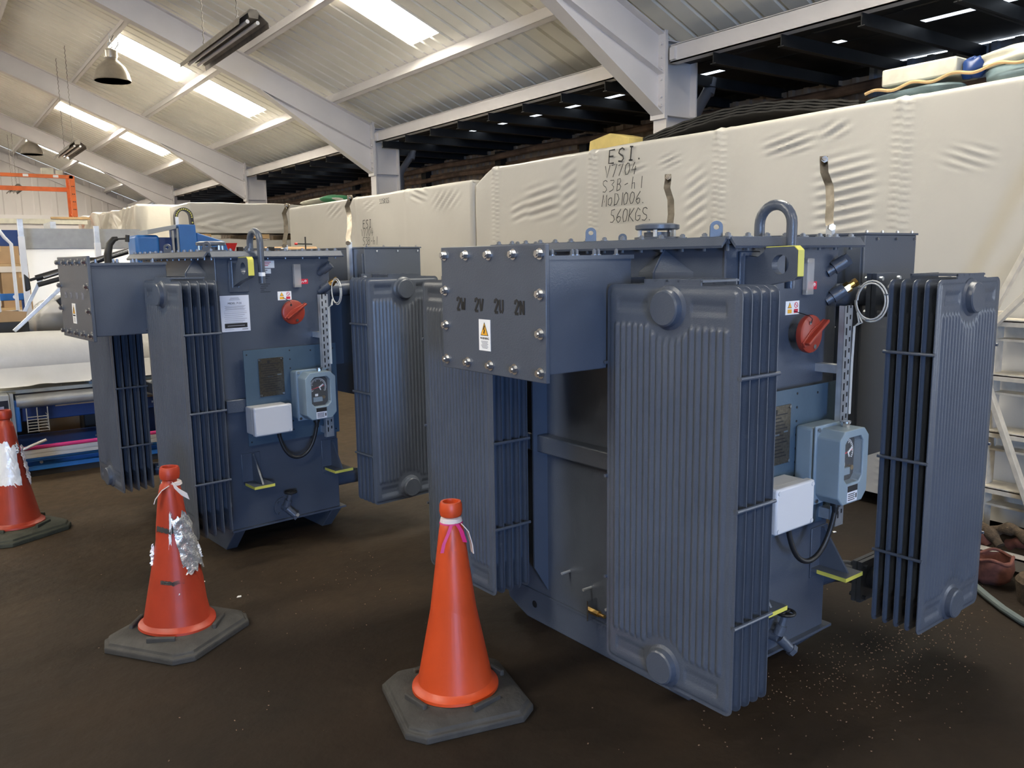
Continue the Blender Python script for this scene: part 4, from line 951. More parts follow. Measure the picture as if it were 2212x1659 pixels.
# ------------------------------------------------------------------ shrink-wrapped packs
def wrapped_pack(name, label, x0, x1, y0, y1, z0, z1, m, seams=(), patches=(), seed=1, rough=.006, endflare=None, axis='Y', group=None, step=.022, zs=.014):
    # cream film over a long load: front face x0 (towards the hall), closed shell, wrinkled
    rnd = random.Random(seed); ph = [(rnd.uniform(0, 6.3), rnd.uniform(.6, 3.2), rnd.uniform(-3, 3), rnd.uniform(.3, 1)) for _ in range(9)]
    def big(y, z): return sum(a*math.sin(p+f*y*2.2+g*z*2.2) for p, f, g, a in ph)/4
    def disp(y, z):
        d = rough*big(y, z)
        for ys in seams:
            q = y-ys; g = math.exp(-(q/.075)**2)
            d += .006*math.exp(-(q/.05)**2)
            for c in (-.035, .03): d += .005*math.exp(-((q-c)/.014)**2)*math.sin(2*math.pi*z/.043+c*60)
            top = math.exp(-((z1-z)/.10)**2); d += .008*top*g*math.sin(q*55)
        for (yc, zc, wy, hz, lam, amp, tl) in patches:
            u, v2 = (y-yc)/wy, (z-zc)/hz
            if abs(u) < 1.6 and abs(v2) < 1.6: d += amp*math.exp(-(u*u*1.6)**2-(v2*v2*1.2)**2)*math.sin(2*math.pi*(z+tl*(y-yc))/lam+2*u)
        return d
    ny = max(4, int((y1-y0)/step)); r = .035
    path = []   # (x, z, nx, nz, kind)
    n = max(4, int((z1-z0-r)/zs))
    for i in range(n+1): path.append((x0, z0+(z1-r-z0)*i/n, -1, 0))
    for i in range(1, 6): t = math.pi/2*i/6; path.append((x0+r-r*math.cos(t), z1-r+r*math.sin(t), -math.cos(t), math.sin(t)))
    for i in range(9): path.append((x0+r+(x1-2*r-x0)*i/8, z1, 0, 1))
    path += [(x1, z1-r, 1, 0), (x1, (z0+z1)/2, 1, 0), (x1, z0, 1, 0), ((x0+x1)/2, z0, 0, -1)]
    k = len(path); vs = []; fs = []
    for j in range(ny+1):
        y = y0+(y1-y0)*j/ny; e = min(y-y0, y1-y); rd = r-math.sqrt(max(0, r*r-(r-e)**2)) if e < r else 0
        fl = endflare(y) if endflare else 0
        for x, z, nx, nz in path:
            d = disp(y, z)*(1 if nx <= 0 and nz >= 0 else 0)*min(1, max(0, (z-z0)/.05)) - rd
            zz = z+nz*d + fl*max(0, (z-z0)/(z1-z0))**3
            vs.append((x+nx*d, y, zz))
    for j in range(ny):
        for i in range(k): fs.append((j*k+i, j*k+(i+1) % k, (j+1)*k+(i+1) % k, (j+1)*k+i))
    fs += [tuple(range(k-1, -1, -1)), tuple(ny*k+i for i in range(k))]
    return tag(MB().add(vs, fs).build(name, m, ang=60), label, 'wrapped pack', group)
WX = 4.85
A = wrapped_pack('wrapped_pack', 'long high cream shrink-wrapped pack marked ESI V7704 S3B-L1 MOD1006 560KGS', WX, 5.80, 1.35, 7.40, .08, 2.515, M['wrap'],
    seams=(5.53, 4.13, 2.75, 7.02),
    patches=[(6.25, 2.12, .28, .16, .085, .010, .05), (6.6, 2.05, .16, .10, .08, .006, .1), (4.62, 2.33, .13, .06, .045, .008, .15), (3.55, 2.33, .22, .07, .055, .010, .12), (3.20, 2.38, .12, .05, .07, .010, .3),
             (3.12, 1.95, .22, .26, .062, .010, .05), (2.35, 2.12, .16, .07, .05, .007, -.5), (5.85, 2.2, .12, .3, .09, .006, .15), (4.35, 2.0, .12, .25, .08, .007, .3), (2.1, .75, .6, .3, .22, .008, .1), (5.0, 2.31, .14, .04, .05, .006, .05)], seed=4,
    endflare=lambda y: -.16*max(0, (y-7.06)/.34)**1.2)
S = ((0, -1, 0), (0, 0, 1), (-1, 0, 0)); wx = WX-.023
def scribble(parent, s, y, z, h, wd, adv, asp=.95, jit=.004):
    m = MB(); handwrite(m, s, (wx, y, z), *S, h, wd, adv, asp=asp, jit=jit)
    return lab(m.build('handwriting', M['ink'], parent, smooth=False), 'black marker line '+s.upper())
scribble(A, 'ESI.', 5.30, 2.375, .105, .013, 1.10, 1.0); scribble(A, 'V7704', 5.35, 2.262, .095, .0075, .80, 1.05); scribble(A, 'S3B-h1', 5.38, 2.145, .095, .006, .98)
scribble(A, 'MOD1006.', 5.385, 2.025, .098, .0065, .80); scribble(A, '560KGS.', 5.285, 1.885, .105, .0065, .76)
B = wrapped_pack('wrapped_pack', 'lower cream shrink-wrapped pack marked ESI V7704 S3B-L1 335KGS', WX+.01, 5.80, 7.46, 12.75, .08, 2.43, M['wrap'],
    seams=(8.9, 10.3), patches=[(8.0, 2.25, .35, .1, .09, .008, .6), (8.6, 2.35, .2, .08, .07, .010, -.4), (9.9, 2.3, .2, .07, .06, .006, .2), (11.0, 2.3, .3, .1, .08, .008, .3)], seed=9, step=.03, zs=.02)
wx = WX-.008
scribble(B, 'ESI', 10.08, 2.02, .10, .010, .98); scribble(B, 'V7704', 10.14, 1.915, .095, .006, .80); scribble(B, 'S3B-h1', 10.1, 1.80, .10, .007, .80); scribble(B, '335KGS', 9.58, 2.30, .060, .006, .78, jit=.003)
def yfront(label, x0, x1, y0, y1, z0, z1, m, seed, patches=(), rough=.02):
    # a pack whose wrinkled front looks down the hall towards the viewer
    o = wrapped_pack('wrapped_pack', label, y0, y1, -x1, -x0, z0, z1, m, (), patches, seed, rough, step=.035, zs=.025)
    me = o.data
    for v in me.vertices: v.co = (-v.co.y, v.co.x, v.co.z)
    import bmesh
    bm = bmesh.new(); bm.from_mesh(me); bmesh.ops.recalc_face_normals(bm, faces=bm.faces); bm.to_mesh(me); bm.free()
    return o
C_ = yfront('cream film pack across the hall end, raised on timber bearers, upper one', 3.50, 5.62, 13.4, 14.5, 2.06, 2.53, M['wrap'], 15, patches=[(-4.2, 2.25, .8, .12, .12, .014, .25), (-5.0, 2.2, .5, .12, .10, .012, .1), (-3.9, 2.12, .4, .1, .10, .014, -.3)])
yfront('cream film pack across the hall end, under the timber bearers', 3.48, 5.62, 13.45, 14.5, .0, 1.96, M['wrap'], 16, patches=[(-4.4, 1.6, .8, .3, .2, .012, .2)])
for i, x in enumerate((3.62, 4.55, 5.30)):
    tag(MB().box(x-.10, x+.22, 13.42, 14.45, 1.975, 2.045).build('timber_bearer', M['wood'], bevel=.004), ['pine bearer under the raised film pack, at its left end', 'pine bearer under the raised film pack, at its middle', 'pine bearer under the raised film pack, at its right end'][i], 'timber', 'timber bearers under the raised pack')
D_ = wrapped_pack('wrapped_pack', 'glossy crumpled cream film pack receding to the far left', 3.05, 4.4, 14.75, 18.2, .0, 2.56, M['wrap2'], (), [(15.6, 2.2, .7, .4, .30, .04, .7), (16.6, 2.1, .7, .4, .26, .035, -.6), (17.4, 2.2, .6, .4, .3, .03, .5)], 21, .045, step=.05, zs=.035)
wrapped_pack('wrapped_pack', 'dull crumpled film pack at the far end, beside the orange post', 3.06, 4.3, 18.5, 22.4, .0, 2.62, M['wrap2'], (), [(19.5, 2.2, .7, .4, .35, .04, .5), (21, 2.2, .7, .4, .3, .04, -.5)], 25, .05, step=.06, zs=.04)

# things lying on the packs
def lump(mb, c, s, seed, n=18, amp=.25):
    rnd = random.Random(seed); ph = [rnd.uniform(0, 6.28) for _ in range(6)]
    prof = []
    vs = []; k = n//2
    for j in range(k+1):
        t = math.pi*j/k
        for i in range(n):
            a = 2*math.pi*i/n; r = 1+amp*(math.sin(2*a+ph[0]+3*t)*.4+math.sin(3*a+ph[1]-2*t)*.3+math.sin(5*t+ph[2]+a)*.3)
            vs.append((c[0]+s[0]*r*math.sin(t)*math.cos(a), c[1]+s[1]*r*math.sin(t)*math.sin(a), c[2]+s[2]*max(-.85, r*math.cos(t))))
    fs = [(j*n+i, j*n+(i+1) % n, (j+1)*n+(i+1) % n, (j+1)*n+i) for j in range(k) for i in range(n)]
    return mb.add(vs, fs)
tag(MB().prism([(5.46, 2.545), (5.99, 2.545), (5.97, 2.66), (5.70, 2.70), (5.46, 2.64)], 'X', 5.2, 5.5).build('foam_block', M['foam'], bevel=.008), 'yellow foam block on the long pack, left of the nearest column', 'foam block')
mb = MB(); n = 30
for q in range(4):
    mb.strip([(5.55, 3.35+2.07*i/n, 2.565+q*.02+.115*math.sin(math.pi*min(1, i/n*1.0))*(1 if i > 0 else 1)+.004*math.sin(i*2.1+q)) for i in range(n+1)], (1, 0, 0), .42, .014)
tag(mb.build('rubber_sheet_stack', M['darkroof'], ang=60), 'stack of arched black sheets lying on the long pack', 'rubber sheets')
tag(MB().box(5.25, 5.55, 2.66, 3.14, 2.668, 2.775).build('insulation_board', M['board'], bevel=.012), 'pale insulation board on the blue tarpaulin, upper right', 'board')
t = thing('tarpaulin_bundle', 'dull blue tarpaulin bundle with pale sheet on the long pack, upper right corner', 'tarpaulin', (0, 0, 2.562))
mb = MB(); lump(mb, (5.42, 2.26, .055), (.24, .30, .075), 3, 36, .18); lump(mb, (5.38, 2.93, .03), (.20, .34, .05), 5, 30, .2); mb.build('tarpaulin', M['tarp'], t, ang=70)
mb = MB(); lump(mb, (5.40, 2.30, .165), (.17, .30, .060), 8, 30, .25); mb.build('pale_sheet', M['board'], t, ang=70)
mb = MB(); lump(mb, (5.34, 2.60, .135), (.06, .07, .065), 9, 24, .25); mb.build('blue_cloth', M['mblue2'], t, ang=70)
MB().tube([(5.17, 3.2-.02*i, .065+.03*i/40+.012*math.sin(i*.5)) for i in range(50)], .010, 8).build('orange_strap', M['wood'], t)
t = thing('cement_sack', 'pale sack with green print on the lower pack', 'sack', (5.25, 12.2, 2.45))
mb = MB(); lump(mb, (0, 0, .05), (.3, .62, .06), 12, 30, .12); mb.build('sack', M['board'], t, ang=70)
mb = MB(); lump(mb, (-.01, -.42, .065), (.26, .16, .060), 13, 24, .1); mb.build('green_print', M['grass'], t, ang=70)

# ------------------------------------------------------------------ right foreground clutter
t = thing('stillage_frame', 'scuffed white steel stillage with diagonal braces in front of the long pack, right edge', 'steel frame', (4.70, 1.4, 0))
def rel(x, y, z): return (x-4.70, y-1.4, z)
for z in (1.235, .945, .635, .325):
    MB().box(-.06, .10, -1.3, .69, z-.006, z+.006).box(-.06, -.05, -1.3, .69, z-.03, z).box(.09, .10, -1.3, .69, z-.10, z).box(-.01, .10, -1.3, .69, z-.112, z-.10).build('rail', M['oldwhite'], t, smooth=False)
for a, b in (((4.60, 2.16, 1.05), (4.60, 1.62, 2.25)), ((4.60, 2.16, 1.08), (4.60, 1.55, 1.78)), ((4.60, 2.16, 1.15), (4.60, 1.70, .02))):
    MB().beam(rel(*a), rel(*b), .028, .045, up=(1, 0, 0)).build('diagonal_brace', M['oldwhite'], t, bevel=.003)
MB().box(-.02, .06, -.80, -.72, 0, 2.3).build('upright', M['oldwhite'], t, smooth=False)
MB().box(-.02, .06, .66, .69, 0, 1.28).build('upright', M['oldwhite'], t, smooth=False)
t = thing('steel_channel', 'grey steel channel lying low in front of the brown slings, right edge', 'steel channel', (4.32, 1.5, .0))
MB().box(-.04, .04, -.75, .44, .085, .093).box(-.04, -.034, -.75, .44, .03, .093).box(.034, .04, -.75, .44, .03, .093).build('channel', M['alu'], t, smooth=False)
for y in (-.6, .3): MB().box(-.06, .06, y-.05, y+.05, 0, .03).build('packing_block', M['wood'], t, smooth=False)
t = thing('lifting_sling', 'coiled brown webbing slings on the floor at the right edge', 'sling', (4.51, 1.85, 0))
t.scale = (.75, 1, 1)
for q in range(7):
    pts = []
    for i in range(20):
        u = i/19; pts.append((-.11+.03*q+.05*math.sin(2.2*u+q), .34-.11*q-.26*u+.05*math.sin(q*2), .045+.10*math.sin(math.pi*(.15+.8*u))*(1-.06*q)+.02*(q % 3)))
    MB().tube(pts, [.030+.006*math.sin(i*.9+q) for i in range(20)], 10).build('sling_loop', M['rope'] if q % 3 else M['rope2'], t, ang=70)
t = thing('cloth_bag', 'small crumpled dark red cloth bag on the floor under the grey channel', 'bag', (4.13, 1.76, 0))
MB().lathe([(.0, .0), (.055, .0), (.085, .035), (.098, .09), (.094, .125), (.086, .128), (.086, .09), (.07, .04), (0, .03)], n=32, wob=lambda a, z: (1+.10*math.sin(3*a+z*18)+.07*math.sin(5*a-z*30), 0, 0)).build('bag_body', M['rope2'], t, ang=70)
MB().tube([(.092*math.cos(a)*(1+.10*math.sin(3*a+2.2)), .092*math.sin(a)*(1+.10*math.sin(3*a+2.2)), .128+.01*math.sin(4*a)) for a in [2*math.pi*i/40 for i in range(40)]], .008, 8, closed=True).build('rolled_rim', M['rope2'], t)
tag(MB().tube([(4.10, 1.92, .022), (3.98, 1.78, .020), (3.88, 1.66, .018), (3.80, 1.56, .018), (3.73, 1.45, .018), (3.70, 1.30, .018), (3.72, 1.1, .018)], .017, 10).build('hose', M['hose']), 'grey-green hose on the floor behind the right-hand radiator', 'hose')
tag(MB().lathe([(.0, 0), (.10, 0), (.115, .10), (.10, .12), (.06, .13), (0, .13)], (4.05, 1.50, 0), 26).build('rope_ball', M['rope']), 'brown coiled rope ball on the floor at the right edge', 'rope')

# ------------------------------------------------------------------ left background: sheet-feeding machine and roll
t = thing('roll_feed_machine', 'long bright blue machine bed under the big white film roll', 'machine', (1.1, 7.10, 0))
x0, x1 = -1.1, 1.55
MB().box(x0, x1, .02, .70, 0, .045).build('black_base', M['black'], t, smooth=False)
MB().box(x0, x1, 0, .10, .05, .062).box(x0, x1, .09, .10, .05, .125).box(x0, x1, .0, .10, .118, .125).box(x0, x1, -.004, .004, .05, .085).build('lower_channel', M['mblue'], t, bevel=.003)
for i in range(6): MB().cyl((x0+.2+.45*i, .09, .092), (x0+.2+.45*i, .082, .092), .012, n=10).build('bolt', M['galv'], t)
MB().box(x0, .10, .16, .68, .06, .215).build('lower_cabinet', M['mblue2'], t, bevel=.006)
MB().box(-.12, .02, .14, .16, .150, .175).build('cabinet_handle', M['black'], t)
MB().box(x0, x1, .30, .70, .385, .56).build('upper_beam', M['mblue2'], t, bevel=.008)
MB().box(x0, -.55, .16, .30, .33, .58).build('left_bracket', M['mblue'], t, bevel=.01)
MB().cyl((-.57, .20, .560), (x1, .20, .560), .053, n=24).build('steel_roller', M['sheetgrey'], t)
MB().box(-.30, x1, .25, .30, .490, .508).build('wooden_lath', M['wood'], t, smooth=False)
MB().box(x0, x1, .26, .70, .615, .645).build('table_top', M['board'], t, bevel=.004)
MB().box(-.05, x1, .22, .52, .645, .672).build('grey_tray', M['gauge'], t, bevel=.004)
cbx = MB().box(x0, -.62, .05, .30, .26, .64).build('control_box', M['mgrey'], t, bevel=.006)
MB().box(x0+.02, -.63, .045, .052, .30, .60).build('open_panel', M['dial'], cbx, smooth=False)
for i in range(5): MB().box(-.70+.01*(i % 2), -.66, .030, .046, .33+.05*i, .36+.05*i).build('relay', M['gauge'] if i % 2 else M['zinc'], cbx, smooth=False)
MB().box(-.615, -.59, .10, .20, .26, .64).build('end_plate', M['mgrey'], t, smooth=False)
mb = MB()
for i in range(6): mb.tube([(-.52, .02, .35+.022*i), (-.38, .02, .35+.022*i), (-.38, .16, .35+.022*i)], .0035, 6)
for x in (-.52, -.45, -.38): mb.cyl((x, .02, .345), (x, .02, .53), .004, n=6)
mb.build('wire_basket', M['sheetgrey'], t, smooth=False)
t = thing('film_roll', 'big roll of white film lying on the blue machine', 'film roll', (1.1, 7.55, .880))
mb = MB()
vs = []; n = 48; xs = [-.80, -.795, -.78, -.70]+[-.70+.1*i for i in range(1, 17)]+[.93]
rr = [.0, .15, .185, .194]+[.197+.002*math.sin(i*2.3) for i in range(1, 17)]+[.196]
for x, r in zip(xs, rr):
    for i in range(n): a = 2*math.pi*i/n; q = r*(1+.012*math.sin(3*a+x*4)); vs.append((x, q*math.cos(a), q*math.sin(a)))
fs = [(a*n+i, a*n+(i+1) % n, (a+1)*n+(i+1) % n, (a+1)*n+i) for a in range(len(xs)-1) for i in range(n)]+[tuple((len(xs)-1)*n+i for i in range(n))]
mb.add(vs, fs).build('roll', M['film'], t, ang=60)
def skirt(u, v):
    x = -.72+1.6*u; yy = -.20-.10*v-.02*math.sin(u*17)*v; zz = -.06-.14*v**.8+.012*math.sin(u*23+v*3)*v
    return (x, yy, max(zz, -.196))
MB().grid(skirt, 60, 10).build('loose_film_edge', M['film'], t, ang=70)
tag(MB().prism([(7.02, 0.165), (7.06, 0.165), (7.06, .226), (7.02, .226), (7.02, .200), (7.028, .198), (7.028, .192), (7.02, .190)], 'X', .2, 2.3).build('aluminium_profile', M['alu'], smooth=False), 'long grey aluminium profile along the front of the blue machine', 'profile')
for i, x in enumerate((.45, 1.9)):
    tag(MB().box(x-.06, x+.06, 7.015, 7.075, .0, .165).build('timber_block', M['wood'], bevel=.004), ['timber block under the aluminium profile, left end', 'timber block under the aluminium profile, right end'][i], 'timber')
tag(MB().cyl((.25, 7.04, .240), (2.2, 7.04, .240), .014, n=14).build('red_tube', M['pink']), 'crimson tube lying on the grey aluminium profile', 'tube')
tag(MB().cyl((.52, 7.0, .242), (.68, 6.985, .30), .011, n=10).build('grey_rod', M['alu']), 'short grey rod leaning on the profile beside the left cone', 'rod')

# racks and posts behind the machine
def post(x, y, z0, z1, w_, label):
    t = thing('square_post', label, 'post', (x, y, 0))
    MB().box(-w_/2, w_/2, -w_/2, w_/2, .008, z1).build('upright', M['galv'], t, bevel=.003)
    MB().box(-w_*1.5, w_*1.5, -w_*1.5, w_*1.5, 0, .008).build('foot_plate', M['galv'], t, smooth=False)
    MB().box(-w_/2-.002, w_/2+.002, -w_/2-.002, w_/2+.002, z0, z1-.17).build('white_sleeve', M['sheetshine'], t, smooth=False)
post(.885, 9.5, .3, 2.05, .050, 'bluish steel post at the far left, left of the pale sheet')
post(1.56, 9.5, .3, 1.99, .050, 'bluish steel post in front of the pale sheet, right of it')
t = thing('sheet_metal_rack', 'large pale sheet panel with grey top band standing behind the white roll', 'sheet metal', (1.6, 9.9, 0))
MB().prism([(-.03, .55), (-.012, .55), (.30, 1.78), (.28, 1.78)], 'X', -.62, .48).build('bright_sheet', M['mirror'], t, smooth=False)
MB().box(-.66, .52, .255, .275, 1.775, 1.985).build('grey_band', M['sheetgrey'], t, smooth=False)
MB().beam((-.5, -.02, .0), (-.5, -.02, .56), .05, .05, up=(0, 1, 0)).beam((.4, -.02, .0), (.4, -.02, .56), .05, .05, up=(0, 1, 0)).build('leg', M['galv'], t, smooth=False)
t = thing('tube_trolley', 'white bent-tube trolley handle at the far left edge', 'trolley', (.66, 9.10, 0))
MB().tube([(-.05, 0, 1.0), (-.05, 0, 1.82), (-.03, 0, 1.93), (.0, .0, 1.95), (.05, 0, 1.86), (.10, .0, 1.80), (.10, .0, 1.0)], .016, 10).build('handle', M['sheetshine'], t)
MB().box(-.12, .18, -.3, .3, .93, 1.0).build('deck', M['mblue2'], t, bevel=.005)
for x in (-.09, .14):
    for y in (-.25, .25): MB().cyl((x, y, 0), (x, y, .93), .016, n=10).build('leg', M['sheetshine'], t)
t = thing('shelf_rack', 'blue shelving with brown cartons at the far left', 'shelving', (.75, 11.4, 0))
for x in (-.45, .62): MB().box(x-.03, x+.03, -.3, .3, 0, 2.1).build('upright', M['galv'], t, smooth=False)
for z in (.62, 1.12, 1.62): MB().box(-.45, .62, -.3, .3, z-.03, z).build('shelf', M['wood'], t, smooth=False)
MB().box(-.42, .60, .24, .28, 1.72, 2.02).build('back_panel', M['mblue2'], t, smooth=False)
for i, (x, z, h) in enumerate(((-.25, 1.12, .42), (.25, 1.12, .40), (-.2, .62, .40), (.3, .62, .36), (.05, 1.62, .20))):
    u = thing('carton', ['brown carton on the middle shelf, left', 'brown carton on the middle shelf, right', 'brown carton on the lower shelf, left', 'brown carton on the lower shelf, right', 'low brown carton on the top shelf'][i], 'carton', (.75+x, 11.35, z), 0, 'cartons on the far-left shelving')
    MB().box(-.2, .2, -.2, .2, 0, h).build('box', M['card'], u, bevel=.004); MB().box(-.025, .025, -.202, .202, h-.06, h+.002).build('tape_strip', M['wood'], u, smooth=False)
t = thing('tilting_clamp_arm', 'black hydraulic clamp arm sticking out above the left cable box', 'hydraulic arm', (.98, 8.05, 0))
# twin cylinders running from the left up to the right, standing on a black pedestal
d0, d1 = Vector((-.20, 0, 1.475)), Vector((.58, 0, 1.71))
MB().cyl(d0, d0.lerp(d1, .25), .012, n=12).cyl(d0.lerp(d1, .06), d1, .026, n=16).build('cylinder', M['black'], t)
MB().cyl(d0+Vector((.05, -.06, -.04)), d1+Vector((-.1, -.06, -.10)), .020, n=16).build('cylinder', M['black'], t)
MB().cyl(d0+Vector((.10, -.02, .018)), d1+Vector((0, -.02, .010)), .017, n=12).build('polished_rod', M['zinc'], t)
MB().cyl(d0+Vector((.22, -.08, -.03)), d1+Vector((-.1, -.08, -.09)), .013, n=12).build('polished_rod', M['zinc'], t)
MB().prism([(-.24, 1.38), (-.20, 1.40), (-.205, 1.49), (-.24, 1.53)], 'Y', -.04, .02).build('end_bracket', M['black'], t, bevel=.008)
MB().box(.10, .50, -.05, .2, .0, 1.30).box(.24, .34, .0, .10, 1.3, 1.66).build('pedestal', M['black'], t, bevel=.01)
MB().beam((-.36, -.10, 1.06), (.06, -.10, 1.45), .03, .035, up=(0, 1, 0)).build('steel_brace', M['galv'], t, bevel=.003)
MB().tube([(.40, -.10, 1.58), (.40, -.10, 1.68), (.42, -.10, 1.77), (.46, -.10, 1.815), (.49, -.10, 1.82)], [.032, .032, .030, .025, .018], 14).build('clamp_jaw', M['black'], t)
MB().cyl((.48, -.10, 1.815), (.565, -.10, 1.82), .008, n=10).cyl((.565, -.10, 1.79), (.572, -.10, 1.85), .018, n=14).build('clamp_screw', M['black'], t)
MB().prism([(-.02, 1.30), (.16, 1.42), (.20, 1.36), (.03, 1.22)], 'Y', -.02, .06).build('black_block', M['black'], t, bevel=.008)
tag(MB().beam((.70, 8.32, 1.12), (.90, 8.34, 1.49), .03, .014, up=(0, 1, 0)).build('steel_flat_bar', M['galv'], bevel=.002), 'worn steel flat bar leaning up out of the black crate', 'bar')
t = thing('crate', 'open black crate of offcuts behind the white roll', 'crate', (.58, 8.45, .0))
MB().box(-.32, .18, -.2, .3, .0, 1.12).build('box', M['black'], t, bevel=.006)
MB().prism([(-.1, 1.12), (.16, 1.12), (.18, 1.20), (.0, 1.22)], 'Y', -.15, -.145).build('cardboard_flap', M['card'], t, smooth=False)
MB().prism([(-.28, 1.12), (.10, 1.12), (.14, 1.20), (-.20, 1.17)], 'Y', .1, .22).build('black_folder', M['black'], t, smooth=False)
MB().box(-.34, -.05, -.22, -.20, 1.06, 1.13).build('wooden_edge', M['wood'], t, smooth=False)
t = thing('bagged_parts', 'clear plastic bag over dark parts behind the left cable box', 'plastic bag', (1.02, 8.62, .0))
mb = MB(); lump(mb, (0, 0, 1.10), (.23, .20, .20), 51, 30, .15); mb.build('bag', M['bag'], t, ang=70)
MB().box(-.16, .18, -.12, .12, .86, 1.16).build('dark_parts', M['black'], t, bevel=.02)
MB().box(-.25, .25, -.2, .2, 0, .88).build('carton', M['card'], t, bevel=.005)

t = thing('guard_rail', 'bright blue horizontal rail on posts behind the white roll, far left', 'rail', (.60, 9.76, 0))
MB().box(-.5, .31, -.02, .02, 1.25, 1.32).build('rail', M['mblue'], t, bevel=.004)
for x in (-.40, .28): MB().box(x-.025, x+.025, -.02, .02, 0, 1.25).build('post', M['mblue2'], t, bevel=.003)
MB().cyl((.20, -.03, 1.285), (.20, -.02, 1.285), .02, n=14).build('white_cap', M['sheetshine'], t)
# blue carriage with cable chain, behind the left transformer
t = thing('cutting_carriage', 'bright blue machine carriage with arched black cable chain behind the left transformer', 'machine', (1.9, 8.3, 0))
MB().box(-.36, .50, .0, .5, 0, 1.52).build('pedestal', M['mblue2'], t, bevel=.01)
MB().box(-.24, -.03, -.12, .22, 1.50, 1.86).build('rounded_cover', M['mblue'], t, bevel=.03, seg=4)
MB().box(-.03, .12, -.04, .22, 1.50, 1.84).build('side_panel', M['mblue2'], t, bevel=.006)
MB().prism([(-.14, 1.86), (.115, 1.915), (.115, 1.955), (-.14, 1.905)], 'Y', -.16, .20).build('grey_arm', M['mgrey'], t, bevel=.004)
MB().box(.075, .092, -.15, -.12, 1.50, 1.90).box(.118, .135, -.15, -.12, 1.50, 1.92).build('grey_strut', M['mgrey'], t, smooth=False)
MB().prism([(.135, 1.50), (.30, 1.50), (.285, 1.955), (.135, 1.955)], 'Y', -.17, .2).build('front_plate', M['mblue'], t, bevel=.005)
MB().prism([(.30, 1.50), (.58, 1.50), (.60, 1.70), (.57, 1.80), (.30, 1.885)], 'Y', -.12, .2).build('sloped_arm', M['mblue'], t, bevel=.012)
pts = [(.155, .0, 1.955), (.155, .0, 2.03)]
for i in range(13): a = math.pi*i/12; pts.append((.225-.07*math.cos(a), 0, 2.03+.075*math.sin(a)))
pts += [(.298, 0, 1.98), (.302, 0, 1.90)]
ch = MB().strip(pts, (0, 1, 0), .07, .028).build('cable_chain', M['black'], t, smooth=False); mb = MB()
for i in range(2, len(pts)): mb.cyl((pts[i][0], -.0375, pts[i][2]), (pts[i][0], -.035, pts[i][2]), .007, n=10)
mb.build('yellow_pin', M['yellow'], ch, smooth=False)
MB().box(.142, .170, -.045, .04, 1.955, 2.03).build('chain_bracket', M['sheetshine'], t, smooth=False)
# dark bench carrying odds and ends
t = thing('workbench', 'dark workbench top just above the left transformer lid', 'bench', (3.3, 9.6, 0))
MB().box(-.85, .95, -.35, .45, 1.62, 1.68).build('bench_top', M['darkroof'], t, bevel=.004)
for x in (-.8, .9):
    for y in (-.3, .4): MB().box(x-.03, x+.03, y-.03, y+.03, 0, 1.62).build('leg', M['black'], t, smooth=False)
MB().box(-.85, .95, .40, .45, .6, 1.62).build('back_panel', M['darkroof'], t, smooth=False)
def tapered_bin(label, loc):
    t = thing('plastic_bin', label, 'bin', loc)
    mb = MB(); a, b, h = .20, .24, .13
    vs = [(-a, -a, 0), (a, -a, 0), (a, a, 0), (-a, a, 0), (-b, -b, h), (b, -b, h), (b, b, h), (-b, b, h), (-b+.02, -b+.02, h), (b-.02, -b+.02, h), (b-.02, b-.02, h), (-b+.02, b-.02, h), (-a+.02, -a+.02, .01), (a-.02, -a+.02, .01), (a-.02, a-.02, .01), (-a+.02, a-.02, .01)]
    fs = [(3, 2, 1, 0)]+[(q*4+i, q*4+(i+1) % 4, q*4+4+(i+1) % 4, q*4+4+i) for q in range(3) for i in range(4)]+[(12, 13, 14, 15)]
    mb.add(vs, fs).build('tub', M['redbin'], t, smooth=False)
    mb = MB(); lump(mb, (-.03, 0, .10), (.14, .12, .055), 61, 20, .3); mb.build('contents', M['card'], t, ang=60)
tapered_bin('red plastic bin on the bench behind the left transformer', (2.70, 9.55, 1.68))
t = thing('bar_clamp', 'dark bar clamp lying on the bench behind the gooseneck pipe', 'clamp', (3.22, 9.42, 1.68))
MB().box(-.25, .25, -.02, .02, .05, .075).build('bar', M['paint'], t, bevel=.003); MB().box(-.25, -.19, -.03, .03, 0, .09).build('fixed_jaw', M['black'], t, bevel=.004); MB().box(.10, .17, -.03, .03, 0, .09).build('sliding_jaw', M['black'], t, bevel=.004)
MB().cyl((.25, 0, .06), (.33, 0, .06), .018, n=12).build('handle', M['tin'], t)
tag(MB().cyl((3.35, 9.62, 1.727), (3.97, 9.58, 1.727), .047, n=20).build('cardboard_tube', M['card']), 'pale cardboard tube on the bench', 'tube')
t = thing('bench_vice', 'small black clamp with upright handle on the bench', 'clamp', (3.72, 9.28, 1.68))
MB().box(-.04, .04, -.04, .04, 0, .05).build('base', M['black'], t, bevel=.004); MB().cyl((0, 0, .05), (0, 0, .20), .008, n=10).cyl((-.10, 0, .12), (.08, 0, .115), .007, n=8).build('screw_handle', M['black'], t); MB().cyl((-.10, 0, .12), (-.13, 0, .12), .014, n=10).build('red_grip', M['redbin'], t)
tag(MB().tube([(3.32+.03*i, 9.27+.01*math.sin(i), 1.685+.04*max(0, math.sin(i*.9))) for i in range(12)], .005, 6).build('loose_wire', M['black']), 'thin black loose wire on the bench beside the cardboard tube', 'wire')

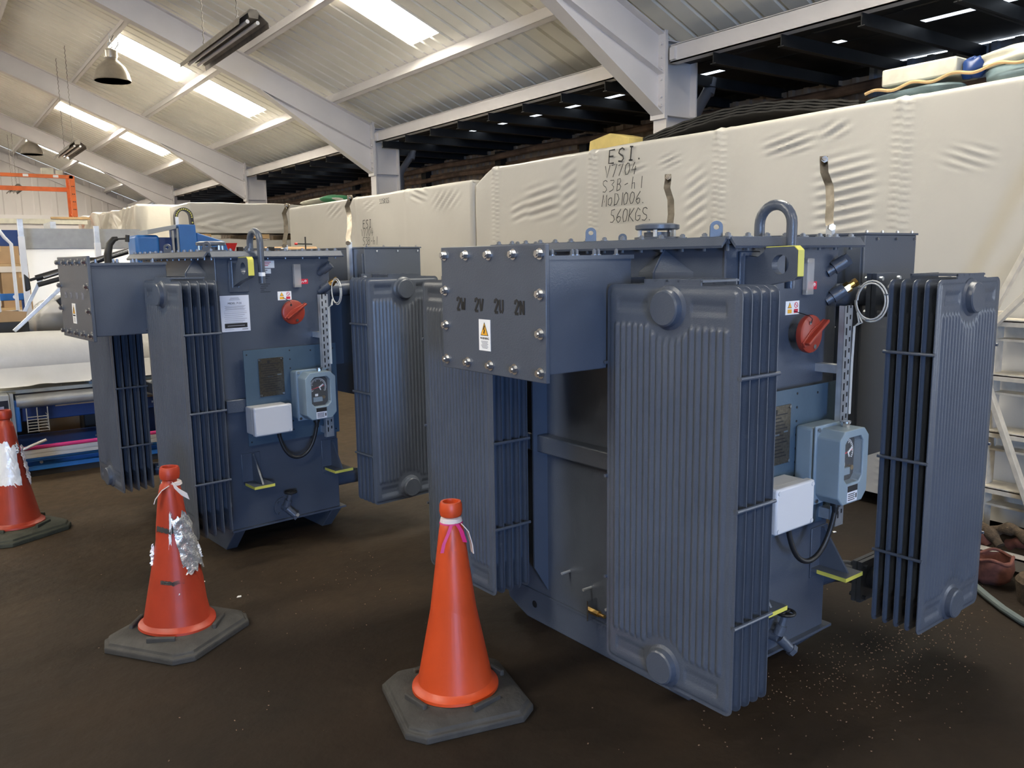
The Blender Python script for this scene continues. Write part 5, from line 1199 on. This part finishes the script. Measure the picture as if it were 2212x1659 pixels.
# orange gantry and partition at the far end
t = thing('orange_gantry', 'orange steel goalpost frame near the far gable', 'gantry', (2.9, 20.0, 0))
MB().box(-2.6, .02, -.04, .04, 3.40, 3.47).build('top_beam', M['orange'], t, smooth=False)
MB().box(-2.6, -.02, .42, .48, 3.16, 3.25).build('rear_beam', M['orange'], t, smooth=False)
for yy in (0, .45):
    mb = MB(); mb.box(-.05, .05, yy-.04, yy+.04, 0, 3.46); mb.build('upright', M['orange'], t, smooth=False)
mb = MB()
for i in range(20): mb.cyl((-.012, -.041, .2+.16*i), (-.012, -.043, .2+.16*i), .012, n=8); mb.cyl((.02, -.041, .2+.16*i), (.02, -.043, .2+.16*i), .012, n=8)
mb.build('punched_hole', M['ink'], t, smooth=False)
for i in range(10): MB().beam((0, 0, .3+.32*i), (0, .45, .3+.32*(i+(i % 2)*0+1)-.16), .03, .03).build('lattice_brace', M['orange'], t, smooth=False)
for x in (-2.0, -1.35, -.85, -.3): MB().box(x-.05, x+.05, -.043, -.04, 3.41, 3.46).build('white_mark', M['sheetshine'], t, smooth=False)
MB().box(-.55, -.33, -.03, .10, 3.47, 3.60).box(-.28, -.16, -.02, .08, 3.47, 3.56).build('hoist_box', M['board'], t, smooth=False)
t = thing('partition', 'cream partition panel with timber-edged top at the far left', 'partition', (1.7, 17.6, 0))
MB().box(-1.3, .9, 0, .06, 0, 2.35).build('panel', M['gable'], t, smooth=False)
MB().box(-1.3, 1.05, -.03, .07, 2.35, 2.44).build('top_rail', M['board'], t, smooth=False)
MB().box(-.9, -.5, -.05, .07, 2.44, 2.47).box(.45, 1.1, -.05, .07, 2.44, 2.48).build('timber_edge', M['wood'], t, smooth=False)
for z in (2.18, 1.9): MB().box(-1.3, .9, -.006, .0, z-.01, z+.01).build('joint_strip', M['mgrey'], t, smooth=False)

# floor litter: wood chips and scraps of film
rnd = random.Random(5); mb = MB()
for i in range(900):
    if i < 620: x, y = rnd.gauss(2.95, .42), rnd.gauss(1.66, .16)
    elif i < 740: x, y = rnd.gauss(1.9, .45), rnd.gauss(3.7, .35)
    else: x, y = rnd.uniform(.3, 3.6), rnd.uniform(1.3, 5.5)
    if y < 1.0 or (x > 1.9 and y > 1.75+.04*x and x < 3.0) or (1.0 < x < 2.2 and y > 4.2): continue
    s_ = rnd.uniform(.0009, .0030); a = rnd.uniform(0, 3.14); m = Matrix.Translation((x, y, .0)) @ Matrix.Rotation(a, 4, 'Z')
    mb.box(-s_, s_, -s_*.5, s_*.5, 0.0005, .002+s_*.3, m)
o = tag(mb.build('wood_chips', M['chip'], smooth=False), 'tiny pale wood chips scattered over the dark floor', 'litter', kind='stuff')
for i, (x, y, s_) in enumerate(((1.115, 3.85, .012), (1.03, 4.15, .010), (4.18, 2.65, .014))):
    tag(MB().prism([(-s_, -s_*.4), (s_*.8, -s_*.6), (s_, s_*.3), (-s_*.2, s_*.6)], 'Z', .001, .005).build('film_scrap', M['reflect'], smooth=False), ['white scrap on the floor right of the battered red cone', 'small white scrap on the floor in front of left transformer', 'white scrap on the floor beyond the near transformer'][i], 'scrap').location = (x, y, 0)
